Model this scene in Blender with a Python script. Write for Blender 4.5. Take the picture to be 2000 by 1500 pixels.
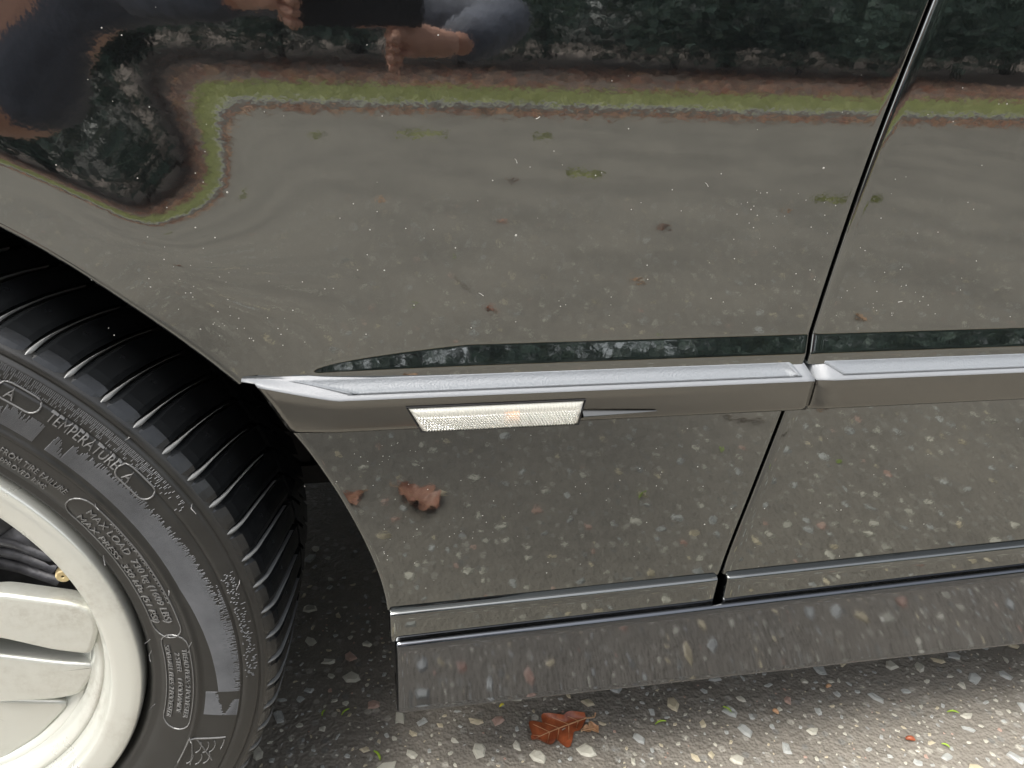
import bpy, math, random
import numpy as np
from mathutils import Vector, Matrix

for o in list(bpy.data.objects):
    bpy.data.objects.remove(o, do_unlink=True)
scene = bpy.context.scene
COL = scene.collection
rnd = random.Random(7)
npr = np.random.default_rng(7)
R_ = math.radians

# ------------------------------------------------------------------ camera
CAM = np.array([0.0, -0.532, 0.831])
CR = np.array([[0.98424289, 0.03923206, -0.17241458],
               [-0.17200206, 0.43853317, -0.88210201],
               [0.04100283, 0.89785829, 0.43837115]])
cam = bpy.data.cameras.new("camera")
cam.sensor_width = 36.0
cam.lens = 36.0 * 1503 / 2000
cam.clip_start = 0.02
cam.clip_end = 2000
cam_o = bpy.data.objects.new("camera", cam)
COL.objects.link(cam_o)
m4 = Matrix.Identity(4)
for i in range(3):
    for j in range(3):
        m4[i][j] = CR[i][j]
    m4[i][3] = CAM[i]
cam_o.matrix_world = m4
scene.camera = cam_o

# ------------------------------------------------------------------ light
SUN_EL, SUN_AZ = 62, 235
world = bpy.data.worlds.new("World")
scene.world = world
world.use_nodes = True
wn = world.node_tree
wn.nodes.clear()
w_out = wn.nodes.new("ShaderNodeOutputWorld")
w_bg = wn.nodes.new("ShaderNodeBackground")
w_sky = wn.nodes.new("ShaderNodeTexSky")
w_sky.sky_type = 'NISHITA'
w_sky.sun_disc = False
w_sky.sun_elevation = R_(SUN_EL)
w_sky.sun_rotation = R_(SUN_AZ)
w_sky.dust_density = 4.0
w_hs = wn.nodes.new("ShaderNodeHueSaturation")
w_hs.inputs["Saturation"].default_value = 0.28
wn.links.new(w_sky.outputs[0], w_hs.inputs["Color"])
wn.links.new(w_hs.outputs[0], w_bg.inputs[0])
w_bg.inputs[1].default_value = 0.15
wn.links.new(w_bg.outputs[0], w_out.inputs[0])
sun = bpy.data.lights.new("sun", 'SUN')
sun.energy = 1.5
sun.angle = R_(25)
sun.color = (1.0, 0.95, 0.87)
sun_o = bpy.data.objects.new("sun", sun)
COL.objects.link(sun_o)
# sky's sun_rotation is measured clockwise from +Y
sd = Vector((math.sin(R_(SUN_AZ)) * math.cos(R_(SUN_EL)), math.cos(R_(SUN_AZ)) * math.cos(R_(SUN_EL)), math.sin(R_(SUN_EL))))
sun_o.rotation_euler = sd.to_track_quat('Z', 'Y').to_euler()

scene.view_settings.view_transform = 'Standard'
scene.view_settings.look = 'None'
scene.view_settings.gamma = 1
scene.view_settings.exposure = 1.38
scene.view_settings.use_curve_mapping = False
scene.cycles.max_bounces = 8
scene.cycles.glossy_bounces = 4
scene.cycles.transparent_max_bounces = 8
scene.cycles.use_denoising = True

# ------------------------------------------------------------------ helpers
def empty(name, loc, label=None, cat=None, group=None):
    o = bpy.data.objects.new(name, None)
    o.location = loc
    o.empty_display_size = 0.05
    COL.objects.link(o)
    tag(o, label, cat, group)
    return o

def tag(o, label=None, cat=None, group=None, kind=None):
    if label: o["label"] = label
    if cat: o["category"] = cat
    if group: o["group"] = group
    if kind: o["kind"] = kind
    return o

def mk(name, V, F, mat, parent=None, smooth=True, mats=None, fmat=None):
    me = bpy.data.meshes.new(name)
    me.from_pydata([tuple(map(float, v)) for v in V], [], [tuple(map(int, f)) for f in F])
    me.validate()
    if mat: me.materials.append(mat)
    for m in (mats or []):
        me.materials.append(m)
    if fmat is not None:
        me.polygons.foreach_set("material_index", np.asarray(fmat, dtype=np.int32))
    if smooth:
        me.polygons.foreach_set("use_smooth", [True] * len(me.polygons))
    me.update()
    o = bpy.data.objects.new(name, me)
    COL.objects.link(o)
    if parent: o.parent = parent
    return o

class MB:
    """collects vertices and faces for one mesh"""
    def __init__(s): s.V, s.F, s.M = [], [], []
    def add(s, V, F, m=0):
        b = len(s.V)
        s.V += [tuple(v) for v in V]
        s.F += [tuple(b + i for i in f) for f in F]
        s.M += [m] * len(F)
    def grid(s, G, m=0, flip=False, closed=False):
        G = np.asarray(G)
        n, k = G.shape[:2]
        F = []
        for i in range(n - 1):
            for j in range(k if closed else k - 1):
                j2 = (j + 1) % k
                f = (i * k + j, i * k + j2, (i + 1) * k + j2, (i + 1) * k + j)
                F.append(f[::-1] if flip else f)
        s.add(G.reshape(-1, 3), F, m)
    def box(s, c, d, m=0, rot=None):
        V = np.array([(x, y, z) for x in (-1, 1) for y in (-1, 1) for z in (-1, 1)], float) * np.array(d) / 2
        if rot is not None: V = V @ np.array(rot).T
        V = V + np.array(c)
        s.add(V, [(0, 1, 3, 2), (4, 6, 7, 5), (0, 4, 5, 1), (2, 3, 7, 6), (0, 2, 6, 4), (1, 5, 7, 3)], m)
    def tube(s, P, r, n=8, m=0):
        P = [np.array(p, float) for p in P]
        rs = r if hasattr(r, '__len__') else [r] * len(P)
        rings = []
        for i, p in enumerate(P):
            d = P[min(i + 1, len(P) - 1)] - P[max(i - 1, 0)]
            d = d / (np.linalg.norm(d) + 1e-9)
            a = np.cross(d, [0, 0, 1.0]) if abs(d[2]) < .9 else np.cross(d, [1.0, 0, 0])
            a /= np.linalg.norm(a)
            b = np.cross(d, a)
            rings.append([p + rs[i] * (math.cos(t) * a + math.sin(t) * b) for t in np.linspace(0, 2 * math.pi, n, endpoint=False)])
        s.grid(rings, m, closed=True)
        b0 = len(s.V) - n * len(P)
        s.F.append(tuple(b0 + i for i in range(n))); s.M.append(m)
        s.F.append(tuple(b0 + n * (len(P) - 1) + i for i in reversed(range(n)))); s.M.append(m)
    def build(s, name, mat, parent=None, smooth=True, mats=None):
        return mk(name, s.V, s.F, mat, parent, smooth, mats, s.M if mats else None)

def sm(a, b, x):
    t = np.clip((x - a) / (b - a), 0, 1)
    return t * t * t * (t * (6 * t - 15) + 10)

# ------------------------------------------------------------------ materials
class Nodes:
    def __init__(s, name):
        s.m = bpy.data.materials.new(name)
        s.m.use_nodes = True
        s.t = s.m.node_tree
        s.b = s.t.nodes["Principled BSDF"]
        s.co = s.t.nodes.new("ShaderNodeTexCoord").outputs["Object"]
    def n(s, t, **k):
        x = s.t.nodes.new(t)
        for a, v in k.items():
            if a[0] == '_': x.inputs[a[1:].replace('_', ' ')].default_value = v
            else: setattr(x, a, v)
        return x
    def l(s, a, b): s.t.links.new(a, b)
    def noise(s, scale, detail=4, rough=.55, dist=0, co=None):
        x = s.n("ShaderNodeTexNoise", _Scale=scale, _Detail=detail, _Roughness=rough, _Distortion=dist)
        s.l(co or s.co, x.inputs["Vector"])
        return x
    def ramp(s, fac, stops):
        r = s.n("ShaderNodeValToRGB")
        e = r.color_ramp.elements
        while len(e) < len(stops): e.new(.5)
        for i, (p, c) in enumerate(stops):
            e[i].position = p
            e[i].color = (c, c, c, 1) if not hasattr(c, '__len__') else (*c, 1)
        s.l(fac, r.inputs[0])
        return r.outputs[0]
    def mix(s, fac, a, b):
        x = s.n("ShaderNodeMix", data_type='RGBA')
        for v, i in ((fac, 0), (a, 6), (b, 7)):
            if hasattr(v, 'links'): s.l(v, x.inputs[i])
            else: x.inputs[i].default_value = v if not hasattr(v, '__len__') else (*v, 1)
        return x.outputs[2]
    def bump(s, h, strength, dist=.001, prev=None):
        x = s.n("ShaderNodeBump", _Strength=strength, _Distance=dist)
        s.l(h, x.inputs["Height"])
        if prev: s.l(prev, x.inputs["Normal"])
        s.l(x.outputs[0], s.b.inputs["Normal"])
        return x.outputs[0]
    def set(s, **k):
        for a, v in k.items():
            i = s.b.inputs[a.replace('_', ' ')]
            if hasattr(v, 'links'): s.l(v, i)
            else: i.default_value = (*v, 1) if hasattr(v, '__len__') else v
        return s

def simple(name, col, rough=.5, metal=0, nscale=None, nstr=.2, ndist=.001, var=.0, **k):
    n = Nodes(name)
    n.set(Roughness=rough, Metallic=metal, **k)
    c = n.noise(nscale or 40, 5)
    if var:
        lo = [x * (1 - var) for x in col]; hi = [min(1, x * (1 + var)) for x in col]
        n.set(Base_Color=n.ramp(c.outputs[0], [(.3, lo), (.7, hi)]))
    else:
        n.set(Base_Color=col)
    if nscale: n.bump(c.outputs[0], nstr, ndist)
    return n.m

def paint_mat():
    n = Nodes("paint")
    n.set(Metallic=1.0, Roughness=.035)
    vo = n.n("ShaderNodeTexVoronoi", _Scale=2600.0)
    n.l(n.co, vo.inputs["Vector"])
    # base: deep dark metallic; flakes come through a rough second lobe
    n.set(Base_Color=(.222, .228, .220))
    peel = n.noise(150, 2, .5)
    wave = n.noise(24, 2, .5)
    a = n.bump(peel.outputs[0], .022, .001)
    n.bump(wave.outputs[0], .010, .002, a)
    fl = n.n("ShaderNodeBsdfPrincipled")
    fl.inputs["Metallic"].default_value = .9
    fl.inputs["Roughness"].default_value = .5
    n.l(n.mix(n.ramp(vo.outputs["Distance"], [(.15, 1.0), (.45, .0)]), (.025, .027, .032), (.16, .175, .21)), fl.inputs["Base Color"])
    film = n.noise(5.0, 6, .6, .5)
    mx = n.n("ShaderNodeMixShader")
    n.l(n.ramp(film.outputs[0], [(.35, .09), (.7, .16)]), mx.inputs[0])
    n.l(n.b.outputs[0], mx.inputs[1])
    n.l(fl.outputs[0], mx.inputs[2])
    n.l(mx.outputs[0], n.t.nodes["Material Output"].inputs[0])
    return n.m

M = {}
M['paint'] = paint_mat()
def satin_paint(name, rough, base):
    n = Nodes(name)
    n.set(Metallic=1.0, Base_Color=base, Roughness=rough)
    f = n.noise(9, 6, .6)
    n.set(Roughness=n.ramp(f.outputs[0], [(.35, rough * .8), (.7, rough * 1.35)]))
    p = n.noise(220, 3)
    n.bump(p.outputs[0], .03 if rough > .1 else .012, .001)
    return n.m
M['moulding'] = satin_paint("moulding paint", .16, (.18, .177, .166))
M['skirt'] = satin_paint("skirt paint", .055, (.125, .131, .142))
def plastic_strip(c=(.19, .20, .213), r=.36, b=.6, sc=900):
    n = Nodes("grained plastic")
    n.set(Base_Color=c, Roughness=r, Specular_IOR_Level=.6)
    g = n.noise(sc, 3, .6)
    n.bump(g.outputs[0], b, .0006)
    return n.m
M['strip'] = plastic_strip()
M['strip_in'] = plastic_strip((.155, .168, .182), .44, 1.0, 650)
def rubber(name, col, rough):
    n = Nodes(name)
    f = n.noise(30, 6, .65)
    n.set(Base_Color=n.ramp(f.outputs[0], [(.3, [c * .75 for c in col]), (.75, [c * 1.25 for c in col])]),
          Roughness=n.ramp(f.outputs[0], [(.3, rough * .8), (.7, min(1, rough * 1.25))]), Specular_IOR_Level=.55)
    g = n.noise(700, 3)
    n.bump(g.outputs[0], .12, .0006)
    return n.m
M['rubber'] = rubber("rubber sidewall", (.016, .016, .015), .36)
M['tread'] = rubber("rubber tread", (.010, .011, .012), .22)
M['letter'] = rubber("rubber letter", (.115, .115, .113), .22)  # much paler than the sidewall: highlights on the relief put into the colour
M['lip'] = rubber("painted groove glint", (.16, .165, .165), .22)  # pale colour standing in for sky highlights along the tread grooves
M['velvet'] = rubber("rubber ribs", (.135, .139, .145), .36)  # lifted tone paints the highlights of the fine ribs
M['rim'] = simple("silver wheel paint", (.60, .61, .565), .27, .6, 60, .02, .001, .05, Coat_Weight=.5, Coat_Roughness=.12)
def wheel_paint():
    n = Nodes("silver wheel paint")
    big = n.noise(9, 6, .62)
    fine = n.noise(140, 5, .7)
    grime = n.ramp(big.outputs[0], [(.52, 0.0), (.72, .55)])
    gr2 = n.n("ShaderNodeMath", operation='MULTIPLY')
    n.l(grime, gr2.inputs[0]); n.l(n.ramp(fine.outputs[0], [(.42, .25), (.62, 1.0)]), gr2.inputs[1])
    n.set(Base_Color=n.mix(gr2.outputs[0], (.64, .65, .60), (.30, .27, .215)), Metallic=.55,
          Roughness=n.ramp(big.outputs[0], [(.3, .24), (.75, .42)]), Coat_Weight=.5, Coat_Roughness=.1)
    n.bump(fine.outputs[0], .03, .001)
    return n.m
M['rim'] = wheel_paint()
M['rim_edge'] = simple("wheel lip", (.60, .61, .54), .4, .25, 60, .02, .001, .06)
M['black'] = simple("arch liner felt", (.006, .006, .007), .8, 0, 200, .3, .002, .3)
M['brake'] = simple("brake parts", (.05, .05, .055), .45, .3, 90, .4, .002, .4)
M['brass'] = simple("valve brass", (.62, .50, .28), .35, .8, 300, .1, .0005, .1)
M['dust'] = simple("dust", (.42, .41, .38), .6, 0, None)
M['chrome'] = simple("trim chrome", (.6, .6, .6), .2, .9, None)
M['amber'] = simple("amber bulb", (.85, .38, .12), .3, 0, None)
M['reflector'] = simple("lamp reflector", (.38, .37, .32), .3, .4, None)
def lens():
    n = Nodes("clear lens")
    n.set(Base_Color=(.84, .84, .78), Roughness=.10, Transmission_Weight=.68, IOR=1.45)
    return n.m
M['lens'] = lens()

def asphalt():
    n = Nodes("wet asphalt")
    big = n.noise(2.2, 5, .6)
    mid = n.noise(35, 6, .65)
    vo = n.n("ShaderNodeTexVoronoi", _Scale=75.0, _Randomness=1.0)
    n.l(n.co, vo.inputs["Vector"])
    vs = n.n("ShaderNodeTexVoronoi", _Scale=240.0)
    n.l(n.co, vs.inputs["Vector"])
    base = n.ramp(mid.outputs[0], [(.3, (.150, .136, .114)), (.7, (.215, .196, .166))])
    base = n.mix(n.ramp(big.outputs[0], [(.42, .0), (.62, .45)]), base, (.265, .242, .204))
    # stone chips in the binder (too many and too fine to build)
    sep = n.n("ShaderNodeSeparateColor"); n.l(vo.outputs["Color"], sep.inputs[0])
    pick = n.ramp(sep.outputs[0], [(.62, 0.0), (.64, 1.0)])
    near = n.ramp(vo.outputs["Distance"], [(.30, 1.0), (.42, 0.0)])
    mul = n.n("ShaderNodeMath", operation='MULTIPLY'); n.l(pick, mul.inputs[0]); n.l(near, mul.inputs[1])
    chip = n.mix(sep.outputs[1], (.17, .165, .15), (.36, .34, .29))
    base = n.mix(mul.outputs[0], base, chip)
    fine = n.ramp(vs.outputs["Distance"], [(.18, 1.0), (.32, .0)])
    sep2 = n.n("ShaderNodeSeparateColor"); n.l(vs.outputs["Color"], sep2.inputs[0])
    mul2 = n.n("ShaderNodeMath", operation='MULTIPLY'); n.l(fine, mul2.inputs[0]); n.l(n.ramp(sep2.outputs[0], [(.45, 0.), (.85, .7)]), mul2.inputs[1])
    base = n.mix(mul2.outputs[0], base, (.24, .225, .19))
    n.set(Base_Color=base, Roughness=n.ramp(big.outputs[0], [(.35, .48), (.65, .80)]), Specular_IOR_Level=.5)
    a0 = n.bump(mid.outputs[0], .6, .005)
    vb = n.n("ShaderNodeTexVoronoi", _Scale=130.0, feature='SMOOTH_F1'); n.l(n.co, vb.inputs["Vector"])
    a = n.bump(vb.outputs["Distance"], .45, .004, a0)
    n.bump(vs.outputs["Distance"], .7, .002, a)
    return n.m
M['asphalt'] = asphalt()
def stone_mat(name, c0, c1):
    n = Nodes(name)
    oi = n.n("ShaderNodeObjectInfo")
    no = n.noise(160, 5, .6)
    gm = n.n("ShaderNodeNewGeometry")
    f = n.n("ShaderNodeMath", operation='ADD')
    n.l(no.outputs[0], f.inputs[0]); n.l(gm.outputs["Random Per Island"], f.inputs[1])
    sc = n.n("ShaderNodeMath", operation='MULTIPLY'); n.l(f.outputs[0], sc.inputs[0]); sc.inputs[1].default_value = .6
    n.set(Base_Color=n.ramp(sc.outputs[0], [(.2, c0), (.85, c1)]), Roughness=.32)
    n.bump(no.outputs[0], .4, .001)
    return n.m
M['stone'] = [stone_mat("pale stone", (.26, .25, .21), (.60, .58, .49)),
              stone_mat("grey stone", (.19, .195, .19), (.47, .48, .455)),
              stone_mat("buff stone", (.30, .26, .18), (.60, .53, .38)),
              stone_mat("pink stone", (.30, .17, .13), (.46, .33, .27))]
M['grass'] = simple("grass", (.45, .47, .22), .6, 0, 8, .0, .001, .35)
M['moss'] = simple("moss", (.30, .32, .09), .8, 0, 50, .5, .004, .3)
M['soil'] = simple("grass soil", (.38, .385, .19), .9, 0, 30, .6, .02, .3)
M['litter'] = simple("leaf litter", (.17, .135, .115), .9, 0, 14, .9, .04, .55)
M['kerb'] = simple("kerb stone", (.30, .30, .28), .8, 0, 60, .4, .004, .25)
M['ground'] = simple("woodland floor", (.055, .042, .03), .95, 0, 4, .6, .05, .4)
M['bark'] = simple("bark", (.05, .042, .034), .9, 0, 18, .8, .03, .4)
M['leaf_dark'] = simple("dark foliage", (.085, .135, .105), .55, 0, 3, 0, .01, .5)
M['leaf_mid'] = simple("green foliage", (.10, .15, .09), .55, 0, 3, 0, .01, .5)
def leaf_mat(name, c0, c1):
    n = Nodes(name)
    no = n.noise(60, 6, .6, .6)
    n.set(Base_Color=n.ramp(no.outputs[0], [(.3, c0), (.7, c1)]), Roughness=.33)
    n.bump(no.outputs[0], .35, .002)
    return n.m
M['oak'] = leaf_mat("wet brown leaf", (.17, .040, .018), (.46, .13, .05))
M['oak2'] = leaf_mat("pale brown leaf", (.30, .12, .075), (.56, .31, .22))
M['tan'] = leaf_mat("tan leaf", (.40, .19, .085), (.64, .42, .25))
M['needle'] = simple("fresh green", (.30, .45, .04), .5, 0, None)
M['yellow'] = simple("yellow seed", (.62, .55, .06), .5, 0, None)
M['twig'] = simple("twig", (.10, .07, .045), .8, 0, 80, .4, .001, .4)
M['skin'] = simple("skin", (.64, .34, .24), .5, 0, 60, .1, .002, .1)
M['jacket'] = simple("navy jacket", (.10, .108, .140), .75, 0, 25, .6, .01, .4)
M['jeans'] = simple("grey blue jeans", (.13, .145, .19), .85, 0, 30, .6, .008, .35)
M['sleeve'] = simple("coral sleeve", (.88, .20, .12), .8, 0, 30, .4, .005, .2)
M['hair'] = simple("hair", (.03, .02, .014), .6, 0, 120, .5, .004, .4)
M['shoe'] = simple("shoe", (.02, .02, .02), .6, 0, 60, .2, .002, .2)
M['phone'] = simple("phone", (.02, .02, .022), .25, 0, None)
M['glass'] = simple("dark glass", (.012, .013, .014), .04, 0, None)

# ------------------------------------------------------------------ ground
def sheet(name, x0, x1, y0, y1, z, mat, nx=1, ny=1):
    mb = MB()
    mb.grid([[(x, y, z) for x in np.linspace(x0, x1, nx + 1)] for y in np.linspace(y0, y1, ny + 1)])
    o = mb.build(name, mat, None, False)
    o["kind"] = "structure"
    return o
sheet("ground", -600, 600, -600, 600, -.03, M['ground'])
road = sheet("asphalt_road", -60, 60, -6.62, 6.0, 0, M['asphalt'])
# kerb of single stones along the far side of the road
def kerb_geo():
    mb = MB()
    l, d, h = .895, .125, .06
    prof = [(0, -.02), (0, h - .015), (.015, h), (d, h), (d, -.02)]
    mb.grid([[(x, -y, z) for y, z in prof] for x in (0, l)])
    mb.add([(0, -y, z) for y, z in prof], [(0, 1, 2, 3, 4)])
    mb.add([(l, -y, z) for y, z in prof], [(4, 3, 2, 1, 0)])
    return mb
kerb = empty("kerb", (0, -6.62, 0)); kerb["kind"] = "structure"
k0 = kerb_geo().build("kerb_stone", M['kerb'], kerb, False)
k0.location = (-12, 0, 0)
for i in range(1, 28):
    k = k0.copy(); COL.objects.link(k); k.parent = kerb
    k.location = (-12 + i * .9, rnd.uniform(-.004, .004), rnd.uniform(-.006, .004))
verge = sheet("grass_verge", -60, 60, -8.2, -6.745, .055, M['soil'], 1, 1)
bank_mb = MB()
bank_mb.grid([[(x, y, .055 + (.0 if y > -8.25 else (-8.2 - y) * .032) + (rnd.uniform(-.04, .04) if y < -8.3 else 0)) for x in np.linspace(-60, 60, 160)]
              for y in np.linspace(-30, -8.2, 42)])
bank = bank_mb.build("leaf_litter_bank", M['litter']); bank["kind"] = "structure"

def blades(n, x0, x1, y0, y1, z, h):
    mb = MB()
    for _ in range(n):
        x = rnd.uniform(x0, x1); y = rnd.uniform(y0, y1); a = rnd.uniform(0, 6.28); hh = h * rnd.uniform(.5, 1.2); w = .008
        dx, dy = math.cos(a) * w, math.sin(a) * w
        lx, ly = rnd.uniform(-.04, .04), rnd.uniform(-.04, .04)
        mb.add([(x - dx, y - dy, z), (x + dx, y + dy, z), (x + lx, y + ly, z + hh)], [(0, 1, 2)])
    return mb
g = blades(26000, -8, 9, -8.3, -6.72, .05, .07).build("grass", M['grass'], None, False)
tag(g, "short bright green grass of the verge behind the kerb", "grass", kind="stuff")

def small_leaf(mb, x, y, z, s, m):
    a = rnd.uniform(0, 6.28)
    c, sn = math.cos(a), math.sin(a)
    pts = [(-1, 0), (-.3, .45), (.5, .35), (1, 0), (.4, -.42), (-.4, -.35)]
    V = [(x + s * (px * c - py * sn), y + s * (px * sn + py * c), z + s * rnd.uniform(0, .35)) for px, py in pts]
    mb.add(V, [tuple(range(6))], m)
mb = MB()
for _ in range(4600):
    small_leaf(mb, rnd.uniform(-8, 9), -6.60 + abs(rnd.gauss(0, .16)), .006, rnd.uniform(.018, .045), rnd.choice([0, 1, 1, 1, 2, 2]))
for _ in range(9000):
    small_leaf(mb, rnd.uniform(-9, 10), -8.3 - rnd.random() ** 1.3 * 4.9, .16 + .0, rnd.uniform(.03, .07), rnd.choice([0, 2, 2, 1]))
for i, v in enumerate(mb.V):
    if v[1] < -8.25: mb.V[i] = (v[0], v[1], v[2] - .095 + (-8.2 - v[1]) * .032)
fl = mb.build("fallen_leaves", M['oak'], None, False, [M['tan'], M['oak2']])
tag(fl, "orange brown fallen leaves drifted along the kerb and under the trees", "leaves", kind="stuff")

# ------------------------------------------------------------------ stones in the asphalt
def stone_mesh(seed, mat):
    r = random.Random(seed)
    n = r.choice((5, 6, 6, 7))
    el = r.uniform(.42, .9)
    ang = sorted(r.uniform(-.42, .42) + i * 2 * math.pi / n for i in range(n))
    ra = [r.uniform(.62, 1.15) for _ in ang]
    rings = []
    for k, (s, z) in enumerate([(1.0, -.25), (.97, .08), (.66, .24)]):
        rings.append([(s * q * math.cos(a), s * q * el * math.sin(a), z + (r.uniform(-.09, .09) if k else 0)) for a, q in zip(ang, ra)])
    mb = MB()
    mb.grid(rings, closed=True)
    mb.add([*rings[2], (0, 0, .26)], [(i, (i + 1) % n, n) for i in range(n)])
    return mb
protos = []
for i in range(16):
    mat = M['stone'][[0, 0, 1, 1, 2, 0, 1, 3, 0, 2, 1, 0, 1, 0, 2, 1][i]]
    mb = stone_mesh(100 + i, mat)
    me = bpy.data.meshes.new("stone")
    me.from_pydata(mb.V, [], mb.F); me.materials.append(mat); me.update()
    protos.append((me, mb, mat))
cells = {}
def free(x, y, s):
    c = (int(x // .03), int(y // .03))
    for i in (-1, 0, 1):
        for j in (-1, 0, 1):
            for (a, b, t) in cells.get((c[0] + i, c[1] + j), ()):
                if (a - x) ** 2 + (b - y) ** 2 < ((s + t) * 1.15) ** 2: return False
    cells.setdefault(c, []).append((x, y, s))
    return True
stones = []
def scatter(n, x0, x1, y0, y1, smin=.0042, smax=.0145):
    for _ in range(n):
        x, y = rnd.uniform(x0, x1), rnd.uniform(y0, y1)
        s = smin + (smax - smin) * rnd.random() ** 1.5
        if free(x, y, s): stones.append((x, y, s))
scatter(2400, -.75, 1.3, -.45, .55)
scatter(5000, -.3, 1.2, -.1, .40, .0018, .0045)
scatter(2300, -1.3, 2.2, -1.6, -.45)
scatter(2600, -2.2, 3.2, -3.2, -1.6, .005, .014)
def cam_px(P):
    q = CR.T @ (np.array(P) - CAM)
    if q[2] > -.05: return None
    return 1000 + 1503 * q[0] / -q[2], 750 - 1503 * q[1] / -q[2], -q[2]
def in_view(x, y):
    p = cam_px((x, y, 0))
    return p and 430 < p[0] < 2010 and 1210 < p[1] < 1510 and y < .34
vis = sorted([s for s in stones if in_view(s[0], s[1])], key=lambda s: -s[2] / cam_px((s[0], s[1], 0))[2])[:300]
vset = set(vis)
first = None
for (x, y, s) in vis:
    me = rnd.choice(protos)[0]
    o = bpy.data.objects.new("stone", me)
    COL.objects.link(o); o.parent = road
    o.location = (x, y, 0); o.rotation_euler = (rnd.uniform(-.1, .1), rnd.uniform(-.1, .1), rnd.uniform(0, 6.28))
    o.scale = (s, s * rnd.uniform(.75, 1.1), s * 1.0)
VV, FF, MM, base = [], [], [], 0
PV = [np.array(p[1].V) for p in protos]
for (x, y, s) in stones:
    if (x, y, s) in vset: continue
    k = rnd.randrange(16)
    a = rnd.uniform(0, 6.28)
    V = PV[k] * np.array([s, s * rnd.uniform(.75, 1.1), s * .75])
    c, sn = math.cos(a), math.sin(a)
    V = np.stack([V[:, 0] * c - V[:, 1] * sn + x, V[:, 0] * sn + V[:, 1] * c + y, V[:, 2]], 1)
    VV.append(V)
    FF += [tuple(i + base for i in f) for f in protos[k][1].F]
    MM += [M['stone'].index(protos[k][2])] * len(protos[k][1].F)
    base += len(V)
st = mk("stone_chippings", np.concatenate(VV), FF, M['stone'][0], road, False, M['stone'][1:], MM)
st["kind"] = "stuff"

# ------------------------------------------------------------------ the car
car = empty("car", (0, 0, 0), "glossy black car close up, front wheel, fender and door edge over wet asphalt", "car")
WX, WZ = -.437, .3386
LT = np.array([-20, 1.4, 13, 20.8, 27.1, 33.2, 37.5, 43.4, 49.1, 55.2, 60.4, 75, 90, 110, 180.])
LR = np.array([.447, .440, .428, .423, .421, .416, .412, .411, .412, .414, .416, .42, .422, .422, .43])
_th = np.linspace(-20, 180, 401)
_lr = np.interp(_th, LT, LR)
for _ in range(60): _lr[1:-1] = (_lr[:-2] + 2 * _lr[1:-1] + _lr[2:]) / 4
lipr = lambda th: np.interp(th, _th, _lr)
zt = np.linspace(.3, 1.1, 801)
def integ(p, x): return np.concatenate([[0], np.cumsum((p[1:] + p[:-1]) / 2 * (x[1] - x[0]))])
BT = integ(np.tan(R_(2.0) * sm(.765, .86, zt) + R_(24) * sm(.87, .97, zt)), zt)
ss = np.linspace(0, .6, 601)
_sl = .1241 * sm(.0158, .0619, ss) * (1 - sm(.062, .16, ss))
_c = integ(_sl, ss)
GT = _c[-1] - _c
# shoulder bead just above the moulding
ub = np.linspace(0, 1, 201)
_pb = np.tan(R_(17) * sm(.05, .30, ub) * (1 - sm(.80, .95, ub)) ** 1)
BB = integ(_pb, ub); BB = BB[-1] - BB[::1]
def bead(x, z, x_tip=None):
    top = .6045 if x_tip is None else .5835 + .021 * np.clip((x - x_tip) / .115, 0, 1) ** .55
    bot = .5812
    w = np.maximum(top - bot, 1e-4)
    u = (z - bot) / w
    val = np.interp(u, ub, BB) * w
    if x_tip is not None: val = val * (x > x_tip)
    return val
def y_up(x, z, door=False):
    """outer skin above the moulding"""
    x = np.asarray(x, float); z = np.asarray(z, float)
    y = np.interp(z, zt, BT)
    if not door:
        dx, dz = x - WX, z - WZ
        r = np.hypot(dx, dz); th = np.degrees(np.arctan2(dz, dx))
        s = np.clip(r - lipr(th), 0, .6)
        y = y - sm(32.64, 52.94, th) * np.interp(s, ss, GT)
        y = y - bead(x, z, -.047)
    else:
        y = y - bead(x, z)
    return y
GZ = np.array([.29, .327, .3557, .4431, .5268, .5855, .6248, .6955, .7635, .8053, .848, .95, 1.05])
GX = np.array([.3215, .3220, .3222, .3342, .3450, .3515, .3545, .3622, .3713, .3788, .3873, .407, .42])
zz = np.linspace(.29, 1.05, 153)
_gx = np.interp(zz, GZ, GX)
_m = zz > .345
_g2 = _gx.copy()
for _ in range(40): _g2[1:-1] = (_g2[:-2] + 2 * _g2[1:-1] + _g2[2:]) / 4
_gx = np.where(_m, _g2, _gx)
gapx = lambda z: np.interp(z, zz, _gx)
GW = .0046            # half gap
def y_low(z): return .002 + (.535 - z) * .0513
def lip_pt(th):
    r = lipr(th)
    return WX + r * np.cos(np.radians(th)), WZ + r * np.sin(np.radians(th))
def lip_theta_at_z(z):
    t = np.linspace(-15, 80, 1500)
    return np.interp(z, lip_pt(t)[1], t)

def hem(P, inward, rho=.003, depth=.034, n=5):
    """rounded edge then a flange going into the body; P (k,3), inward (k,3)"""
    out = []
    for a in np.linspace(math.pi / 2 / n, math.pi / 2, n):
        out.append(P + inward * rho * math.sin(a) + np.array([0, rho * (1 - math.cos(a)), 0]))
    out.append(P + inward * rho + np.array([0, depth, 0]))
    return out

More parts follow.
